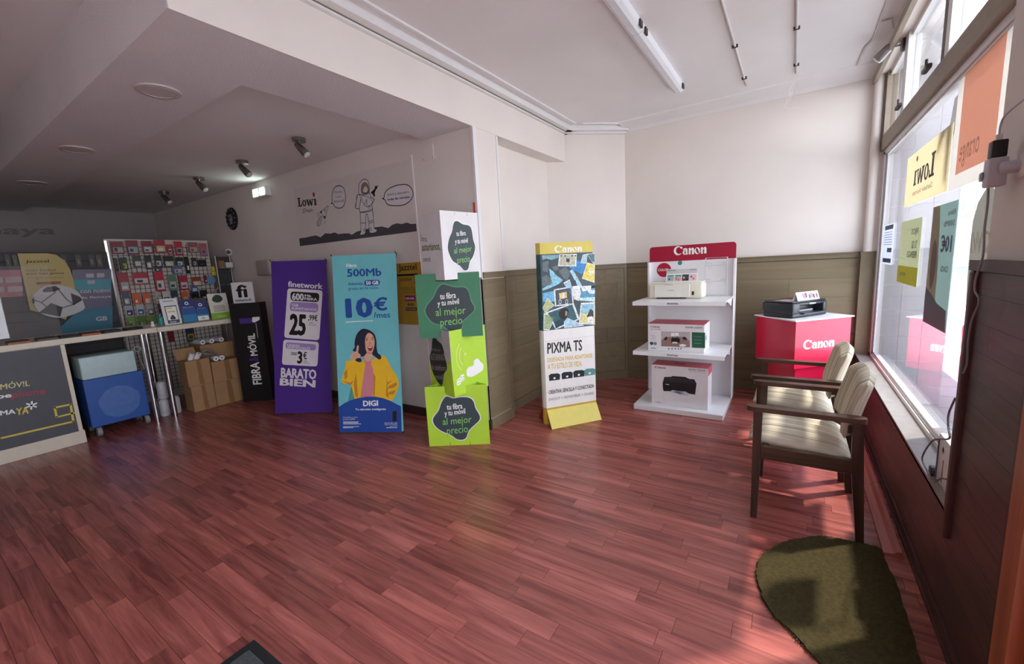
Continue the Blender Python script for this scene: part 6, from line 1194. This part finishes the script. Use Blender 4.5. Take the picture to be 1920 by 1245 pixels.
PB = Board((PXp+.042, 0, 0), (0, 1, 0), (0, 0, 1)); t = poster('mustard poster with a rounded corner and a football behind the counter', yel_, '#a8923f', PB); Ink(PB, .001).quadtext('Jazztel', n3(268, 268), n3(520, 265), n3(270, 308), .03).quadtext('más fútbol', n3(280, 365), n3(590, 362), n3(280, 390), .0).quadtext('por tan poco', n3(282, 405), n3(680, 398), n3(284, 432), .02).build('lettering', pm('#4a4020'), t); Ink(PB, .001).quadtext('en un partido', n3(295, 450), n3(680, 445), n3(296, 470), 0).rpx(n3(385, 505), n3(650, 520)).build('lettering', pm('#8a4a3a'), t)
PB2 = Board((PXp+.06, 0, 0), (0, 1, 0), (0, 0, 1)); bc = [PB2.uv(*n3(*p)) for p in spline([(345, 690), (380, 610), (470, 550), (600, 535), (740, 560), (840, 620), (885, 720), (880, 800), (640, 880), (430, 830)], 5)]; t = thing('football_cutout', 'white and black football cut-out in front of the mustard poster', 'cutout', tuple(PB2.pt(*bc[0]))); put('disc', panel(MB(), PB2, bc, .01), pm('#b5b2b4', .35), t)
[Ink(PB2, .001).px([n3(*p) for p in q_]).build('pentagon', pm('#3a3a40'), t) for q_ in ([(450, 590), (500, 555), (590, 545), (640, 575), (580, 605), (460, 612)], [(750, 620), (850, 660), (870, 690), (780, 745), (770, 720)], [(410, 830), (540, 725), (665, 770), (640, 870), (430, 830)], [(340, 690), (360, 660), (370, 720), (350, 740)])]
Ink(PB2, .001, True).linepx([n3(590, 610), n3(440, 720), n3(355, 690)], .010).linepx([n3(620, 580), n3(700, 680), n3(780, 740), n3(665, 775)], .010).linepx([n3(440, 720), n3(500, 770)], .010).linepx([n3(780, 745), n3(870, 690)], .01).build('seam', pm('#5c5a60'), t)
# clear screen standing on the counter
t = thing('counter_screen', 'clear acrylic screen standing on the counter', 'screen', (-6.08, .2, 1.049)); put('pane', MB().box(-6.084, -6.080, -1.4, 1.02, 1.07, 1.75), glass_mat('acrylic', (.97, .97, .97), 1.5, .06), t)
for y_ in (-.6, .92): put('foot', MB().box(-6.16, -6.00, y_-.02, y_+.02, 1.049, 1.07), mat('#9a9aa0', .3), t)
# dim sign on the far wall
B = Board((-9.495, -1, 0), (0, 1, 0), (0, 0, 1)); t = thing('lettering_sign', 'large dim lettering high on the far wall', 'sign', (-9.495, 1.0, 2.1)); Ink(B, .004).quadtext('llamaya', (-140, 422), (105, 424), (-140, 446), .03).build('lettering', pm('#857b7c'), t)

# ================================================================== ACROSS THE STREET
M_fac = mat('#a4abb4', .8, var=.05, scale=2); M_win = mat('#7d93a6', .15, var=.2, scale=3); M_shop = mat('#5f6a74', .3, var=.2)
def house(label, y0, y1, h_, hexc):
    t = thing('town_house', label, 'building', (11, (y0+y1)/2, -.1)); put('facade', MB().box(10, 14, y0, y1, -.1, h_), mat(hexc, .85, var=.04, scale=1.5), t); n = max(2, int((y1-y0)/2.2))
    put('ground_floor', MB().box(9.96, 10.02, y0+.3, y1-.3, .1, 2.7), M_shop, t); put('string_course', MB().box(9.85, 10, y0, y1, 2.9, 3.1), M_fac, t); z = 3.7
    while z < h_-2:
        for i in range(n):
            yc = y0+(i+.5)*(y1-y0)/n; o = put('window', MB().box(9.94, 10.0, yc-.55, yc+.55, z, z+1.6), M_fac, t); put('window_pane', MB().box(9.93, 9.945, yc-.47, yc+.47, z+.08, z+1.52), M_win, o)
        put('balcony', MB().box(9.4, 10, y0+.5, y1-.5, z-.3, z-.15), M_fac, t); z += 3
    put('cornice', MB().box(9.7, 10, y0, y1, h_-.3, h_), M_fac, t)
house('white town house across the street nearest the pier', 14, 24, 12, '#9a9ea4'); house('pale blue grey town house across the street', 24, 33, 13.5, '#7f8c98'); house('cream town house at the end of the street', 33, 46, 11.5, '#98938a')
t = thing('parked_car', 'white car parked across the street outside', 'car', (7.5, 17.5, -.1)); M_carw = mat('#dfe3e8', .25, var=.02)
put('body', MB().rbox(6.7, 8.4, 15.4, 19.6, .15, .75, .15, 3), M_carw, t, 50); put('cabin', MB().prism([(16.2, .72), (18.9, .72), (18.3, 1.32), (16.8, 1.32)], 6.85, 8.25, Matrix(((0, 0, 1, 0), (1, 0, 0, 0), (0, 1, 0, 0), (0, 0, 0, 1)))), M_win, t)
for y_ in (16.2, 18.8):
    for x_ in (6.72, 8.38): put('wheel', MB().cyl((x_-.08, y_, .22), (x_+.08, y_, .22), .32, 20), M_black, t, 40)
